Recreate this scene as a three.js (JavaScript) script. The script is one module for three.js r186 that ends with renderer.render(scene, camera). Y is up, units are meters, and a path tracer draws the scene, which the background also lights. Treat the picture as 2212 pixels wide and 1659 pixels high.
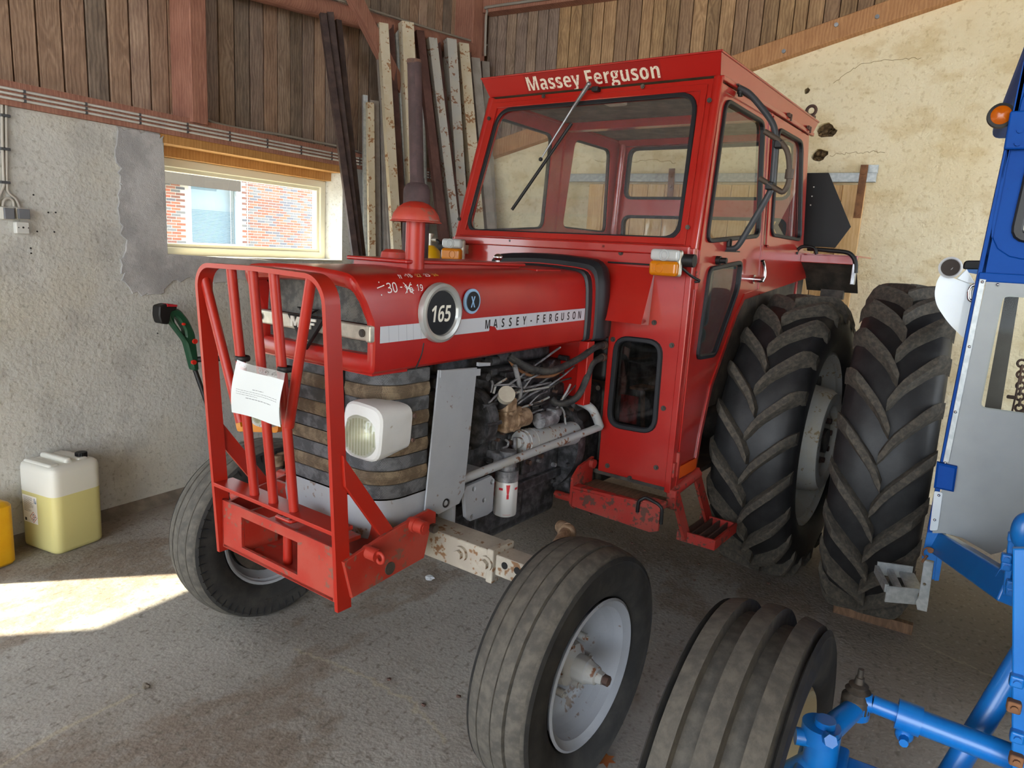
import * as THREE from 'three';
import { RoundedBoxGeometry } from 'three/addons/geometries/RoundedBoxGeometry.js';
import { mergeGeometries, toCreasedNormals } from 'three/addons/utils/BufferGeometryUtils.js';

// ---------------------------------------------------------------- camera, sky, sun, exposure
const W = 2212, H = 1659, FOCAL = 1534.44, TURN = -5.7787 * Math.PI / 180;   // TURN: the tractor stands slightly askew in the room
const V3 = (x, y, z) => new THREE.Vector3(x, y, z);
const scene = new THREE.Scene();
const camera = new THREE.PerspectiveCamera(2 * Math.atan(H / 2 / FOCAL) * 180 / Math.PI, W / H, 0.05, 200);
const EYE = V3(1.4948, 1.5325, 1.8084);
{
  const yaw = 30.0626 * Math.PI / 180, pitch = 10.7234 * Math.PI / 180, roll = 3.2747 * Math.PI / 180;
  const fw = V3(-Math.sin(yaw) * Math.cos(pitch), -Math.sin(pitch), -Math.cos(yaw) * Math.cos(pitch));
  const r0 = V3(Math.cos(yaw), 0, -Math.sin(yaw)), u0 = r0.clone().cross(fw);
  const rt = r0.clone().multiplyScalar(Math.cos(roll)).addScaledVector(u0, Math.sin(roll));
  const up = u0.clone().multiplyScalar(Math.cos(roll)).addScaledVector(r0, -Math.sin(roll));
  camera.position.copy(EYE);
  camera.quaternion.setFromRotationMatrix(new THREE.Matrix4().makeBasis(rt, up, fw.clone().negate()));
  camera.userData.axes = [rt, up, fw];
}
scene.background = new THREE.Color(0.84, 0.92, 1.0);
scene.backgroundIntensity = 6.6;
const sun = new THREE.DirectionalLight(new THREE.Color(1.0, 0.88, 0.66), 20);
{ // sun stands to the side of the barn, 47 degrees high
  const el = 47 * Math.PI / 180, d = V3(Math.SQRT1_2 * Math.cos(el), -Math.sin(el), -Math.SQRT1_2 * Math.cos(el));
  sun.position.copy(d).multiplyScalar(-20); sun.target.position.set(0, 0, 0);
  sun.castShadow = true; sun.shadow.mapSize.set(4096, 4096); sun.shadow.radius = 2;
  Object.assign(sun.shadow.camera, { left: -12, right: 12, top: 12, bottom: -12, near: 1, far: 60 });
  scene.add(sun, sun.target);
}
const renderer = new THREE.WebGLRenderer({ antialias: true });
renderer.toneMapping = THREE.LinearToneMapping;
renderer.toneMappingExposure = 1.32;
renderer.shadowMap.enabled = true;

// ---------------------------------------------------------------- pixels to positions
const [RT, UP, FW] = camera.userData.axes;
delete camera.userData.axes;
const rayR = (u, v) => FW.clone().addScaledVector(RT, (u - W / 2) / FOCAL).addScaledVector(UP, -(v - H / 2) / FOCAL);
const toT = (p) => V3(p.x * Math.cos(TURN) - p.z * Math.sin(TURN), p.y, p.x * Math.sin(TURN) + p.z * Math.cos(TURN));   // room axes to tractor axes
const EYET = toT(EYE);
function Rm(u, v, ax, c) { const d = rayR(u, v); return EYE.clone().addScaledVector(d, (c - EYE[ax]) / d[ax]); }   // point of the room where a pixel's ray meets a plane
function T(u, v, ax, c) { const d = toT(rayR(u, v)); return EYET.clone().addScaledVector(d, (c - EYET[ax]) / d[ax]); }   // the same in the red tractor's own axes

// ---------------------------------------------------------------- helpers
let seed = 12345;
const rnd = () => { seed = (seed * 1664525 + 1013904223) >>> 0; return seed / 4294967296; };
const rr = (a, b) => a + (b - a) * rnd();
const taken = new Map();
function numbered(n) { const k = taken.get(n) || 0; taken.set(n, k + 1); return k ? n + '_' + String(k).padStart(3, '0') : n; }
function boxUV(g) { // uv in metres, by the way each face points
  g = g.index ? g.toNonIndexed() : g;
  const p = g.attributes.position, uv = new Float32Array(p.count * 2), a = V3(), b = V3(), c = V3();
  for (let i = 0; i < p.count; i += 3) {
    a.fromBufferAttribute(p, i); b.fromBufferAttribute(p, i + 1).sub(a); c.fromBufferAttribute(p, i + 2).sub(a); b.cross(c);
    const x = Math.abs(b.x), y = Math.abs(b.y), z = Math.abs(b.z), ax = x > y && x > z ? 0 : y > z ? 1 : 2;
    for (let k = i; k < i + 3; k++) {
      const X = p.getX(k), Y = p.getY(k), Z = p.getZ(k);
      uv[2 * k] = ax === 0 ? Z : X; uv[2 * k + 1] = ax === 1 ? Z : Y;
    }
  }
  g.setAttribute('uv', new THREE.BufferAttribute(uv, 2));
  return g;
}
const clean = (g) => { for (const k of Object.keys(g.attributes)) if (!['position', 'normal', 'uv'].includes(k)) g.deleteAttribute(k); g.morphAttributes = {}; return g; };
function merge(list, keepUV) {
  const gs = list.flat(Infinity).map((g) => clean(keepUV ? (g.index ? g.toNonIndexed() : g) : boxUV(g)));
  return gs.length === 1 ? gs[0] : mergeGeometries(gs);
}
function mesh(name, geos, mat, parent, label, keepUV) {
  const g = Array.isArray(geos) ? merge(geos, keepUV) : keepUV ? clean(geos) : clean(boxUV(geos));
  const m = new THREE.Mesh(g, mat);
  m.name = parent === scene ? numbered(name) : name; m.castShadow = m.receiveShadow = true;
  if (label) m.userData.label = label;
  parent.add(m); return m;
}
function group(name, parent, pos, label) {
  const o = new THREE.Group(); o.name = parent === scene ? numbered(name) : name;
  if (pos) o.position.copy(pos); if (label) o.userData.label = label; parent.add(o); return o;
}
function tag(o, label, category, grp) { o.userData.label = label; o.userData.category = category; if (grp) o.userData.group = grp; return o; }
function struct(o, label) { o.userData.kind = 'structure'; if (label) o.userData.label = label; return o; }
// geometries
const box = (w, h, d, x = 0, y = 0, z = 0, r = 0) => {
  const g = r > 0 ? new RoundedBoxGeometry(w, h, d, 2, Math.min(r, w / 2.01, h / 2.01, d / 2.01)) : new THREE.BoxGeometry(w, h, d);
  return g.translate(x, y, z);
};
const bb = (x0, x1, y0, y1, z0, z1, r = 0) => box(Math.abs(x1 - x0), Math.abs(y1 - y0), Math.abs(z1 - z0), (x0 + x1) / 2, (y0 + y1) / 2, (z0 + z1) / 2, r);
function along(g, a, b) { // a geometry built along +y from 0 is laid from a towards b
  const q = new THREE.Quaternion().setFromUnitVectors(V3(0, 1, 0), b.clone().sub(a).normalize());
  return g.applyQuaternion(q).translate(a.x, a.y, a.z);
}
const rod = (a, b, r, n = 14, r2 = r) => along(new THREE.CylinderGeometry(r2, r, a.distanceTo(b), n).translate(0, a.distanceTo(b) / 2, 0), a, b);
const cyl = (r, h, x, y, z, axis = 'y', n = 20, r2 = r) => {
  const g = new THREE.CylinderGeometry(r2, r, h, n);
  if (axis === 'x') g.rotateZ(-Math.PI / 2); if (axis === 'z') g.rotateX(Math.PI / 2);
  return g.translate(x, y, z);
};
const tube = (pts, r, n = 40, m = 10, tension = 0.5) => new THREE.TubeGeometry(new THREE.CatmullRomCurve3(pts, false, 'catmullrom', tension), n, r, m, false);
const sph = (r, x, y, z, sx = 1, sy = 1, sz = 1) => new THREE.SphereGeometry(r, 20, 14).scale(sx, sy, sz).translate(x, y, z);
const lathe = (pts, axis = 'y', n = 48) => {
  const g = new THREE.LatheGeometry(pts.map((p) => new THREE.Vector2(p[0], p[1])), n);
  if (axis === 'x') g.rotateZ(-Math.PI / 2); if (axis === 'z') g.rotateX(Math.PI / 2);
  return toCreasedNormals(g, 0.7);
};
function shapeOf(pts, holes = []) {
  const s = new THREE.Shape(pts.map((p) => new THREE.Vector2(p[0], p[1])));
  for (const h of holes) s.holes.push(new THREE.Path(h.map((p) => new THREE.Vector2(p[0], p[1]))));
  return s;
}
// polygon of points that lie in one plane, given as [a,b] pairs; plane 'x': (z,y), 'y': (x,z), 'z': (x,y); extruded from c to c+t
function plate(pts, plane, c, t, holes = [], bevel = 0) {
  const g = t === 0 ? new THREE.ShapeGeometry(shapeOf(pts, holes), 8) : new THREE.ExtrudeGeometry(shapeOf(pts, holes), { depth: Math.abs(t) - 2 * bevel, bevelEnabled: bevel > 0, bevelThickness: bevel, bevelSize: bevel, bevelOffset: -bevel, bevelSegments: 1, curveSegments: 8 });
  if (t) g.translate(0, 0, bevel);
  const lo = Math.min(c, c + t);
  if (plane === 'z') g.translate(0, 0, lo);
  else if (plane === 'x') g.applyMatrix4(new THREE.Matrix4().set(0, 0, 1, lo, 0, 1, 0, 0, 1, 0, 0, 0, 0, 0, 0, 1));
  else g.applyMatrix4(new THREE.Matrix4().set(1, 0, 0, 0, 0, 0, 1, lo, 0, 1, 0, 0, 0, 0, 0, 1));
  return plane !== 'z' ? flip(g) : g;
}
function flip(g) { // mirror-built geometry: turn the winding back
  g = g.index ? g.toNonIndexed() : g;
  for (const k of Object.keys(g.attributes)) {
    const at = g.attributes[k], n = at.itemSize, A = at.array;
    for (let i = 0; i < at.count; i += 3) for (let j = 0; j < n; j++) { const q = A[(i + 1) * n + j]; A[(i + 1) * n + j] = A[(i + 2) * n + j]; A[(i + 2) * n + j] = q; }
  }
  return g;
}
function mirrorX(g) { g = (g.index ? g.toNonIndexed() : g.clone()); g.scale(-1, 1, 1); return flip(g); }
// rounded polygon outline through corner points
function rounded(pts, r, n = 5) {
  const out = [], N = pts.length;
  for (let i = 0; i < N; i++) {
    const p = new THREE.Vector2(...pts[i]), a = new THREE.Vector2(...pts[(i + N - 1) % N]).sub(p), b = new THREE.Vector2(...pts[(i + 1) % N]).sub(p);
    const k = Math.min(r, a.length() * 0.45, b.length() * 0.45); a.setLength(k); b.setLength(k);
    for (let j = 0; j <= n; j++) { const t = j / n, q = p.clone().addScaledVector(a, (1 - t) * (1 - t)).addScaledVector(b, t * t); out.push([q.x, q.y]); }
  }
  return out;
}
function inset(pts, d) { // moves every point of a convex-ish outline towards its inside by d
  const N = pts.length, out = []; let area = 0;
  for (let i = 0; i < N; i++) { const a = pts[i], b = pts[(i + 1) % N]; area += a[0] * b[1] - b[0] * a[1]; }
  const s = area > 0 ? 1 : -1;
  for (let i = 0; i < N; i++) {
    const a = pts[(i + N - 1) % N], p = pts[i], b = pts[(i + 1) % N];
    let e1 = [p[0] - a[0], p[1] - a[1]], e2 = [b[0] - p[0], b[1] - p[1]];
    const l1 = Math.hypot(...e1) || 1e-9, l2 = Math.hypot(...e2) || 1e-9;
    const n1 = [-e1[1] / l1 * s, e1[0] / l1 * s], n2 = [-e2[1] / l2 * s, e2[0] / l2 * s];
    const k = 1 + n1[0] * n2[0] + n1[1] * n2[1], f = d / Math.max(k, 0.3);
    out.push([p[0] + (n1[0] + n2[0]) * f, p[1] + (n1[1] + n2[1]) * f]);
  }
  return out;
}
// surface through rows of points (rows of equal length)
function sheet(rows, closed = false) {
  const n = rows.length, m = rows[0].length, P = [], I = [];
  for (const r of rows) for (const p of r) P.push(p.x, p.y, p.z);
  for (let i = 0; i < n - 1; i++) for (let j = 0; j < (closed ? m : m - 1); j++) { const a = i * m + j, b = i * m + (j + 1) % m, c = a + m, d = b + m; I.push(a, c, b, b, c, d); }
  const g = new THREE.BufferGeometry(); g.setAttribute('position', new THREE.Float32BufferAttribute(P, 3)); g.setIndex(I); g.computeVertexNormals();
  return toCreasedNormals(g, 0.6);
}
// flat ring between two outlines that lie in one plane (seal, frame)
const ring = (outer, d, plane, c, t) => plate(outer, plane, c, t, [inset(outer, d)]);

// ---------------------------------------------------------------- computed textures
const hash = (x, y, s) => { let h = (x * 374761393 + y * 668265263 + s * 2147483647) | 0; h = Math.imul(h ^ (h >>> 13), 1274126177); return ((h ^ (h >>> 16)) >>> 0) / 4294967296; };
const lattices = new Map();
function lattice(px, py, s) { // gradients on a grid of px by py cells that repeats
  const key = (s * 4096 + px) * 4096 + py; let L = lattices.get(key);
  if (!L) { L = new Float32Array(px * py * 2); for (let j = 0; j < py; j++) for (let i = 0; i < px; i++) { const a = hash(i, j, s) * 6.2832; L[2 * (j * px + i)] = Math.cos(a); L[2 * (j * px + i) + 1] = Math.sin(a); } lattices.set(key, L); }
  return L;
}
function grad(L, px, py, u, v) { // gradient noise, about -0.7..0.7
  const x = u * px, y = v * py, i = Math.floor(x), j = Math.floor(y), f = x - i, g = y - j;
  const a = ((i % px) + px) % px, b = (a + 1) % px, c = ((j % py) + py) % py * px, d = ((j + 1) % py + py) % py * px;
  const F = f * f * (3 - 2 * f), G = g * g * (3 - 2 * g);
  const n00 = L[2 * (c + a)] * f + L[2 * (c + a) + 1] * g, n10 = L[2 * (c + b)] * (f - 1) + L[2 * (c + b) + 1] * g;
  const n01 = L[2 * (d + a)] * f + L[2 * (d + a) + 1] * (g - 1), n11 = L[2 * (d + b)] * (f - 1) + L[2 * (d + b) + 1] * (g - 1);
  return (n00 + (n10 - n00) * F) + ((n01 + (n11 - n01) * F) - (n00 + (n10 - n00) * F)) * G;
}
const noise = (u, v, px, py, s) => 0.5 + 0.72 * grad(lattice(px, py, s), px, py, u, v);
const stacks = new Map();
function fbm(u, v, px, py, oct, s) { // layered noise, 0..1 around 0.5
  const key = ((s * 512 + px) * 512 + py) * 8 + oct; let S = stacks.get(key);
  if (!S) { S = []; for (let o = 0; o < oct; o++) S.push([lattice(px << o, py << o, s + o * 17), px << o, py << o]); stacks.set(key, S); }
  let t = 0, a = 0.5; for (let o = 0; o < oct; o++) { const q = S[o]; t += a * grad(q[0], q[1], q[2], u, v); a *= 0.6; } return 0.5 + t;
}
const clamp = (x, a = 0, b = 1) => Math.min(b, Math.max(a, x)), step = (a, b, x) => { const t = clamp((x - a) / (b - a)); return t * t * (3 - 2 * t); };
const mix = (a, b, t) => [a[0] + (b[0] - a[0]) * t, a[1] + (b[1] - a[1]) * t, a[2] + (b[2] - a[2]) * t];
function tex(w, h, fn, metresX, metresY, srgb = true) { // fn(u,v) -> [r,g,b] 0..255
  const d = new Uint8Array(w * h * 4);
  for (let y = 0; y < h; y++) for (let x = 0; x < w; x++) { const c = fn(x / w, y / h), k = (y * w + x) * 4; d[k] = c[0]; d[k + 1] = c[1]; d[k + 2] = c[2]; d[k + 3] = 255; }
  const t = new THREE.DataTexture(d, w, h); t.wrapS = t.wrapT = THREE.RepeatWrapping; t.magFilter = THREE.LinearFilter; t.minFilter = THREE.LinearMipmapLinearFilter; t.generateMipmaps = true;
  if (srgb) t.colorSpace = THREE.SRGBColorSpace; t.repeat.set(1 / metresX, 1 / metresY); t.needsUpdate = true; return t;
}
const grey = (x) => { x = clamp(x) * 255; return [x, x, x]; };
const hexes = {}, hex = (s) => hexes[s] || (hexes[s] = [parseInt(s.slice(1, 3), 16), parseInt(s.slice(3, 5), 16), parseInt(s.slice(5, 7), 16)]);
const std = (o) => new THREE.MeshPhysicalMaterial(o);
function canvasTex(w, h, draw) {
  const c = document.createElement('canvas'); c.width = w; c.height = h; const x = c.getContext('2d'); draw(x, w, h);
  const t = new THREE.CanvasTexture(c); t.colorSpace = THREE.SRGBColorSpace; return t;
}
// painted steel: base colour, rubbed and faded places, chips down to primer or rust
function paintTex(base, fade, chip, chips, s, size = 320, m = 0.7) { // chips: 0..1, how much of the paint is gone
  const B = hex(base), F = hex(fade), C = hex(chip), th = 0.86 - 0.42 * chips;
  return tex(size, size, (u, v) => {
    let c = mix(B, F, 0.7 * step(0.3, 0.75, fbm(u, v, 4, 4, 6, s)));
    c = mix(c, F, 0.3 * noise(u, v, 150, 150, s + 3));
    const k = 0.55 * fbm(u, v, 7, 7, 5, s + 9) + 0.45 * fbm(u, v, 40, 40, 3, s + 10);
    return mix(c, C, 0.9 * step(th, th + 0.05, k));
  }, m, m);
}
const fineBump = tex(512, 512, (u, v) => grey(0.6 * fbm(u, v, 12, 12, 5, 5) + 0.4 * noise(u, v, 200, 200, 8)), 0.5, 0.5, false);
const paint = (base, fade, chip, chips, s, rough, o = {}) => std({ map: paintTex(base, fade, chip, chips, s), roughness: rough, ...o });
const plain = (c, rough = 0.6, metal = 0, o = {}) => std({ color: c, roughness: rough, metalness: metal, ...o });
const worn = (c, c2, s, rough, metal = 0, m = 0.4, o = {}) => std({ map: tex(192, 192, (u, v) => mix(hex(c), hex(c2), clamp(0.8 * step(0.2, 0.85, fbm(u, v, 5, 5, 6, s)) + 0.25 * noise(u, v, 80, 80, s))), m, m), roughness: rough, metalness: metal, ...o });

const Mt = {};
Mt.red = paint('#a3120c', '#ad1d14', '#4a231c', 0.18, 1, 0.34, { clearcoat: 0.35, clearcoatRoughness: 0.25 });
Mt.cab = paint('#a0130d', '#a8231a', '#6b3228', 0.2, 2, 0.34, { clearcoat: 1, clearcoatRoughness: 0.1 });
Mt.guard = paint('#a9200f', '#a3271a', '#7a4a3c', 0.2, 3, 0.42);
Mt.guardWorn = paint('#a52416', '#ab4a3c', '#7d5548', 0.55, 4, 0.55);
Mt.stepRed = paint('#a41e15', '#9c4a40', '#54392f', 0.66, 5, 0.6);
Mt.grey = paint('#a2a6ad', '#989ca3', '#77685c', 0.42, 6, 0.5);
Mt.greyRust = paint('#a2a6ac', '#a8a49a', '#6e4026', 0.6, 7, 0.6);
Mt.axle = paint('#b9b3a4', '#998f84', '#7a5638', 0.6, 8, 0.7);
Mt.rearRim = paint('#b2b3b0', '#aea490', '#8a7656', 0.5, 50, 0.55);
Mt.creamRim = paint('#d8c79c', '#c9b88c', '#8a6a40', 0.35, 60, 0.5);
Mt.blue = paint('#0a6cc2', '#167acb', '#7c5a48', 0.12, 9, 0.35, { clearcoat: 0.4, clearcoatRoughness: 0.2 });
Mt.blueCab = paint('#03439a', '#064fa8', '#20304a', 0.12, 10, 0.6, { specularIntensity: 0.4 });
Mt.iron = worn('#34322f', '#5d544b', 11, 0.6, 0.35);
Mt.engine = worn('#28282a', '#626266', 12, 0.55, 0.3, 0.16);
Mt.engineLight = worn('#5c5c60', '#a9a9ad', 13, 0.5, 0.35, 0.2);
Mt.pump = worn('#6e5640', '#b39a80', 14, 0.6, 0.2, 0.15);
Mt.steel = worn('#7e8084', '#b4b7bb', 15, 0.38, 0.8);
Mt.galv = worn('#a7adb0', '#c4c9c9', 16, 0.5, 0.55, 0.12);
Mt.rust = worn('#4a3a36', '#6b4d40', 17, 0.85, 0.1);
Mt.rustBright = worn('#6b4a36', '#9a6b48', 18, 0.85, 0.1);
Mt.exhaust = worn('#3f3233', '#554143', 19, 0.8, 0.15);
Mt.rubber = worn('#1d1d1f', '#35332f', 20, 0.72, 0, 0.3);
Mt.tread = worn('#383531', '#5c554a', 21, 0.9, 0, 0.09);
Mt.tyreSide = worn('#232324', '#3a3835', 58, 0.8, 0, 0.35);
Mt.tyreDust = worn('#46433f', '#625d55', 22, 0.85, 0, 0.16);
Mt.tyreDark = worn('#151517', '#29292a', 23, 0.55, 0, 0.4);
Mt.lugTop = worn('#3b3834', '#6b6255', 24, 0.92, 0, 0.12);
Mt.seal = plain(0x14161c, 0.5);
Mt.black = plain(0x101012, 0.55);
Mt.hose = worn('#17171a', '#4a4743', 25, 0.7, 0, 0.2);
Mt.chrome = plain(0xd0d2d6, 0.18, 1);
Mt.alu = worn('#a8a49a', '#c9c4b8', 26, 0.42, 0.6, 0.2);
Mt.white = paint('#d9dbdd', '#cfd0d0', '#9a8a78', 0.15, 27, 0.35);
Mt.whiteClean = paint('#dfe7ec', '#d8e1e7', '#c4c4bc', 0.05, 28, 0.22, { clearcoat: 0.5 });
Mt.glass = std({ color: 0xf4f6f2, roughness: 0.02, transmission: 1, thickness: 0, ior: 1.5 });
Mt.dirtyGlass = std({ map: tex(256, 256, (u, v) => grey(0.98 - 0.05 * step(0.4, 0.9, fbm(u, v, 6, 6, 6, 31))), 0.5, 0.5), roughness: 0.03, transmission: 0.96, thickness: 0, ior: 1.5 });
Mt.darkGlass = std({ map: tex(256, 256, (u, v) => grey(0.62 - 0.2 * step(0.3, 0.8, fbm(u, v, 12, 5, 5, 33))), 0.3, 0.3), roughness: 0.05, transmission: 0.985, thickness: 0, ior: 1.5 });
Mt.film = std({ color: 0xf4f6f2, roughness: 0.04, transmission: 1, thickness: 0, ior: 1.45, specularIntensity: 0.25 });
Mt.lens = std({ color: 0xf3f3ea, roughness: 0.06, transmission: 1, thickness: 0, ior: 1.5 });
Mt.amber = std({ color: 0xe08a0c, roughness: 0.2, transmission: 0.35, thickness: 0 });
Mt.orange = plain(0xd8540f, 0.4);
Mt.silverPlate = plain(0xbfc2c4, 0.25, 1);
Mt.yellow = worn('#d9a106', '#e0ad18', 34, 0.45);
// perforated screen: rows of small holes in rusty or dusty sheet
const screenTex = (c1, c2, s) => tex(512, 512, (u, v) => {
  const row = Math.floor(v * 56), x = u * 64 + (row & 1) * 0.5, d = Math.hypot((x - Math.floor(x) - 0.5) / 64 * 60, (v * 56 - row - 0.5));
  return mix(mix(hex(c1), hex(c2), step(0.3, 0.72, fbm(u, v, 5, 5, 5, s))), [14, 12, 10], 0.8 * step(0.42, 0.28, d));
}, 0.22, 0.22);
Mt.screen = std({ map: screenTex('#585858', '#85837d', 40), roughness: 0.75, metalness: 0.2 });
Mt.screenBrown = std({ map: screenTex('#75634f', '#a08c72', 41), roughness: 0.85 });
Mt.screenGrey = std({ map: screenTex('#505257', '#7c7e84', 42), roughness: 0.8 });
// wood: grain runs along v
const woodTex = (dark, light, s, kn = 1) => tex(192, 640, (u, v) => {
  let w = 0; const bend = 0.05 * (fbm(u, v, 2, 5, 4, s) - 0.5);
  let k = u + bend * 3;
  const kx = hash(1, 2, s), ky = hash(3, 4, s), dx = (u - 0.2 - 0.6 * kx), dy = (v - ky) * 5, dk = Math.hypot(dx * 2.2, dy); // one knot
  if (kn) k += 0.16 * Math.exp(-dk * dk * 6) * Math.sign(dx || 1);
  w = 0.5 + 0.5 * Math.sin(k * 62 + 5 * fbm(u, v, 3, 3, 3, s + 2));
  const fine = fbm(u, v, 48, 3, 3, s + 5), blot = fbm(u, v, 3, 6, 4, s + 7);
  let t = clamp(0.3 * w + 0.4 * fine + 0.6 * blot - 0.18);
  let c = mix(hex(dark), hex(light), t);
  if (kn && dk < 0.13) c = mix(hex(dark), c, 0.35 + 3 * dk);
  return c;
}, 0.21, 0.9);
const woodBump = tex(192, 384, (u, v) => grey(0.6 * fbm(u, v, 40, 3, 4, 61) + 0.4 * fbm(u, v, 6, 6, 4, 62)), 0.21, 0.45, false);
const wood = (d, l, s, rough = 0.8, kn = 1) => std({ map: woodTex(d, l, s, kn), roughness: rough, bumpMap: woodBump, bumpScale: 0.002 });
Mt.planks = [wood('#6e5b4d', '#b8a28e', 70), wood('#785f4f', '#bfa28a', 71), wood('#685850', '#ae9a8b', 72), wood('#725a4b', '#ba9c85', 73), wood('#80675b', '#c7af99', 74), wood('#5a4e46', '#a29181', 75)];
Mt.planksWarm = [wood('#7d6146', '#ccaa80', 80), wood('#6c543f', '#bd9e78', 81), wood('#896a4e', '#d2af86', 82), wood('#745a47', '#b99a7b', 83)];
Mt.beam = wood('#835648', '#b3826f', 84, 0.8, 0);
Mt.beamWarm = wood('#a06f4a', '#cf9f72', 85, 0.8, 0);
Mt.pine = [wood('#d3a468', '#f0cd98', 86, 0.55), wood('#cb9a60', '#ecc58c', 87, 0.55), wood('#d6ab72', '#f2d4a2', 88, 0.55)];
Mt.lintel = wood('#a8763c', '#cf9f62', 89, 0.7, 0);
Mt.oldWood = wood('#4a3626', '#7d5f48', 90, 0.85);
// plaster, mortar and concrete
const plasterBump = tex(768, 768, (u, v) => grey(0.5 * fbm(u, v, 8, 8, 6, 100) + 0.4 * fbm(u, v, 50, 50, 4, 101) + 0.1 * step(0.55, 0.75, fbm(u, v, 24, 24, 4, 102))), 1.1, 1.1, false);
Mt.plaster = std({ map: tex(896, 896, (u, v) => {
  let c = mix(hex('#bfc0bd'), hex('#cfcfcb'), clamp(fbm(u, v, 4, 4, 6, 110)));
  c = mix(c, hex('#c4c0b4'), 0.6 * step(0.45, 0.75, fbm(u, v, 3, 3, 6, 111)));
  c = mix(c, hex('#acacaa'), 0.5 * step(0.5, 0.8, fbm(u, v, 9, 9, 6, 112)));
  return mix(c, hex('#8a877e'), 0.4 * step(0.62, 0.8, fbm(u, v, 110, 110, 3, 113)));
}, 2.3, 2.3), roughness: 0.95, bumpMap: plasterBump, bumpScale: 0.006 });
Mt.plasterCream = std({ map: tex(896, 896, (u, v) => {
  let c = mix(hex('#ebdcb8'), hex('#f3e8cb'), clamp(fbm(u, v, 4, 4, 6, 120)));
  c = mix(c, hex('#e0cfa8'), 0.5 * step(0.45, 0.78, fbm(u, v, 3, 3, 6, 121)));
  c = mix(c, hex('#d3bc8e'), 0.5 * step(0.48, 0.8, fbm(u, v, 7, 12, 6, 122)));
  return mix(c, hex('#ad9464'), 0.25 * step(0.6, 0.8, fbm(u, v, 60, 60, 4, 123)));
}, 1.9, 1.9), roughness: 0.92, bumpMap: plasterBump, bumpScale: 0.008 });
Mt.mortar = std({ map: tex(512, 512, (u, v) => mix(hex('#a3a3a5'), hex('#bebec0'), step(0.3, 0.7, fbm(u, v, 4, 4, 5, 130))), 0.9, 0.9), roughness: 0.9, bumpMap: fineBump, bumpScale: 0.004 });
Mt.rubble = worn('#4a3a28', '#8a7352', 131, 0.95, 0, 0.1);
const segNear = (px, pz, a, b) => { const dx = b[0] - a[0], dz = b[1] - a[1], t = clamp(((px - a[0]) * dx + (pz - a[1]) * dz) / (dx * dx + dz * dz)); return Math.hypot(px - a[0] - t * dx, pz - a[1] - t * dz); };

// ---------------------------------------------------------------- the barn
const XL = -2.15, XR = 4.4, ZB = -3.6, ZF = 6.6, YC = 4.1, TH = 0.28;   // inner faces of the walls, ceiling, wall thickness
// floor: worn concrete with grain, patchy dirt and a few cracks
const gp = (u, v) => { const p = Rm(u, v, 'y', 0); return [p.x, p.z]; };
const cracks = [[gp(640, 1400), gp(760, 1450), gp(880, 1505), gp(960, 1600)], [gp(0, 1655), gp(150, 1570), gp(290, 1500)], [gp(1985, 1390), gp(2100, 1440), gp(2200, 1480)]];
const FX0 = XL - 0.1, FZ0 = ZB - 0.1, FW_ = XR - XL + 0.2, FD_ = ZF - ZB + 0.2;
const floorTex = tex(1792, 1792, (u, v) => {
  const x = FX0 + u * FW_, z = FZ0 + v * FD_, n = fbm(u, v, 7, 7, 6, 200), n2 = fbm(u, v, 30, 30, 5, 201), n3 = fbm(u, v, 120, 120, 4, 202);
  let c = mix(hex('#8f8a84'), hex('#b3b0ab'), clamp(0.2 + 0.9 * (n - 0.3) + 0.4 * (n2 - 0.5)));
  c = mix(c, hex('#7d7267'), 0.75 * step(0.4, 0.72, fbm(u, v, 4, 4, 6, 203)));
  c = mix(c, hex('#7b6c5f'), 0.65 * step(0.52, 0.62, fbm(u, v, 9, 9, 6, 207)) * (0.5 + 0.5 * step(0.3, 0.6, n3)));
  c = mix(c, hex('#b4aea4'), 0.35 * step(0.62, 0.8, fbm(u, v, 400, 400, 2, 210)));
  c = mix(c, hex('#4d453d'), 0.4 * step(0.62, 0.8, fbm(u, v, 330, 330, 2, 209)));
  for (const line of cracks) for (let i = 0; i < line.length - 1; i++) { const d = segNear(x + 0.05 * (n2 - 0.5), z + 0.05 * (n3 - 0.5), line[i], line[i + 1]); if (d < 0.012) c = mix(c, hex('#b0a48c'), 0.55 * step(0.012, 0.003, d)); }
  return c;
}, 1, 1);
const floorBump = tex(768, 768, (u, v) => grey(0.5 * fbm(u, v, 12, 12, 6, 220) + 0.5 * fbm(u, v, 90, 90, 3, 221)), 1.3, 1.3, false);
{
  const g = bb(FX0, FX0 + FW_, -0.2, 0, FZ0, FZ0 + FD_).toNonIndexed(), p = g.attributes.position, uv = g.attributes.uv;
  for (let i = 0; i < p.count; i++) uv.setXY(i, (p.getX(i) - FX0) / FW_, (p.getZ(i) - FZ0) / FD_);
  const fb = floorBump.clone(); fb.repeat.set(FW_ / 1.3, FD_ / 1.3); fb.needsUpdate = true;
  const m = mesh('floor', g, std({ map: floorTex, roughness: 0.82, bumpMap: fb, bumpScale: 0.004 }), scene, null, true);
  struct(m, 'worn stained concrete barn floor');
}
// outside ground
struct(mesh('ground', bb(-22, 16, -0.3, -0.02, -12, 22), std({ map: tex(512, 512, (u, v) => mix(hex('#8d8778'), hex('#aaa393'), fbm(u, v, 8, 8, 6, 230)), 3, 3), roughness: 0.95 }), scene), 'gravel yard outside the barn');

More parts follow.
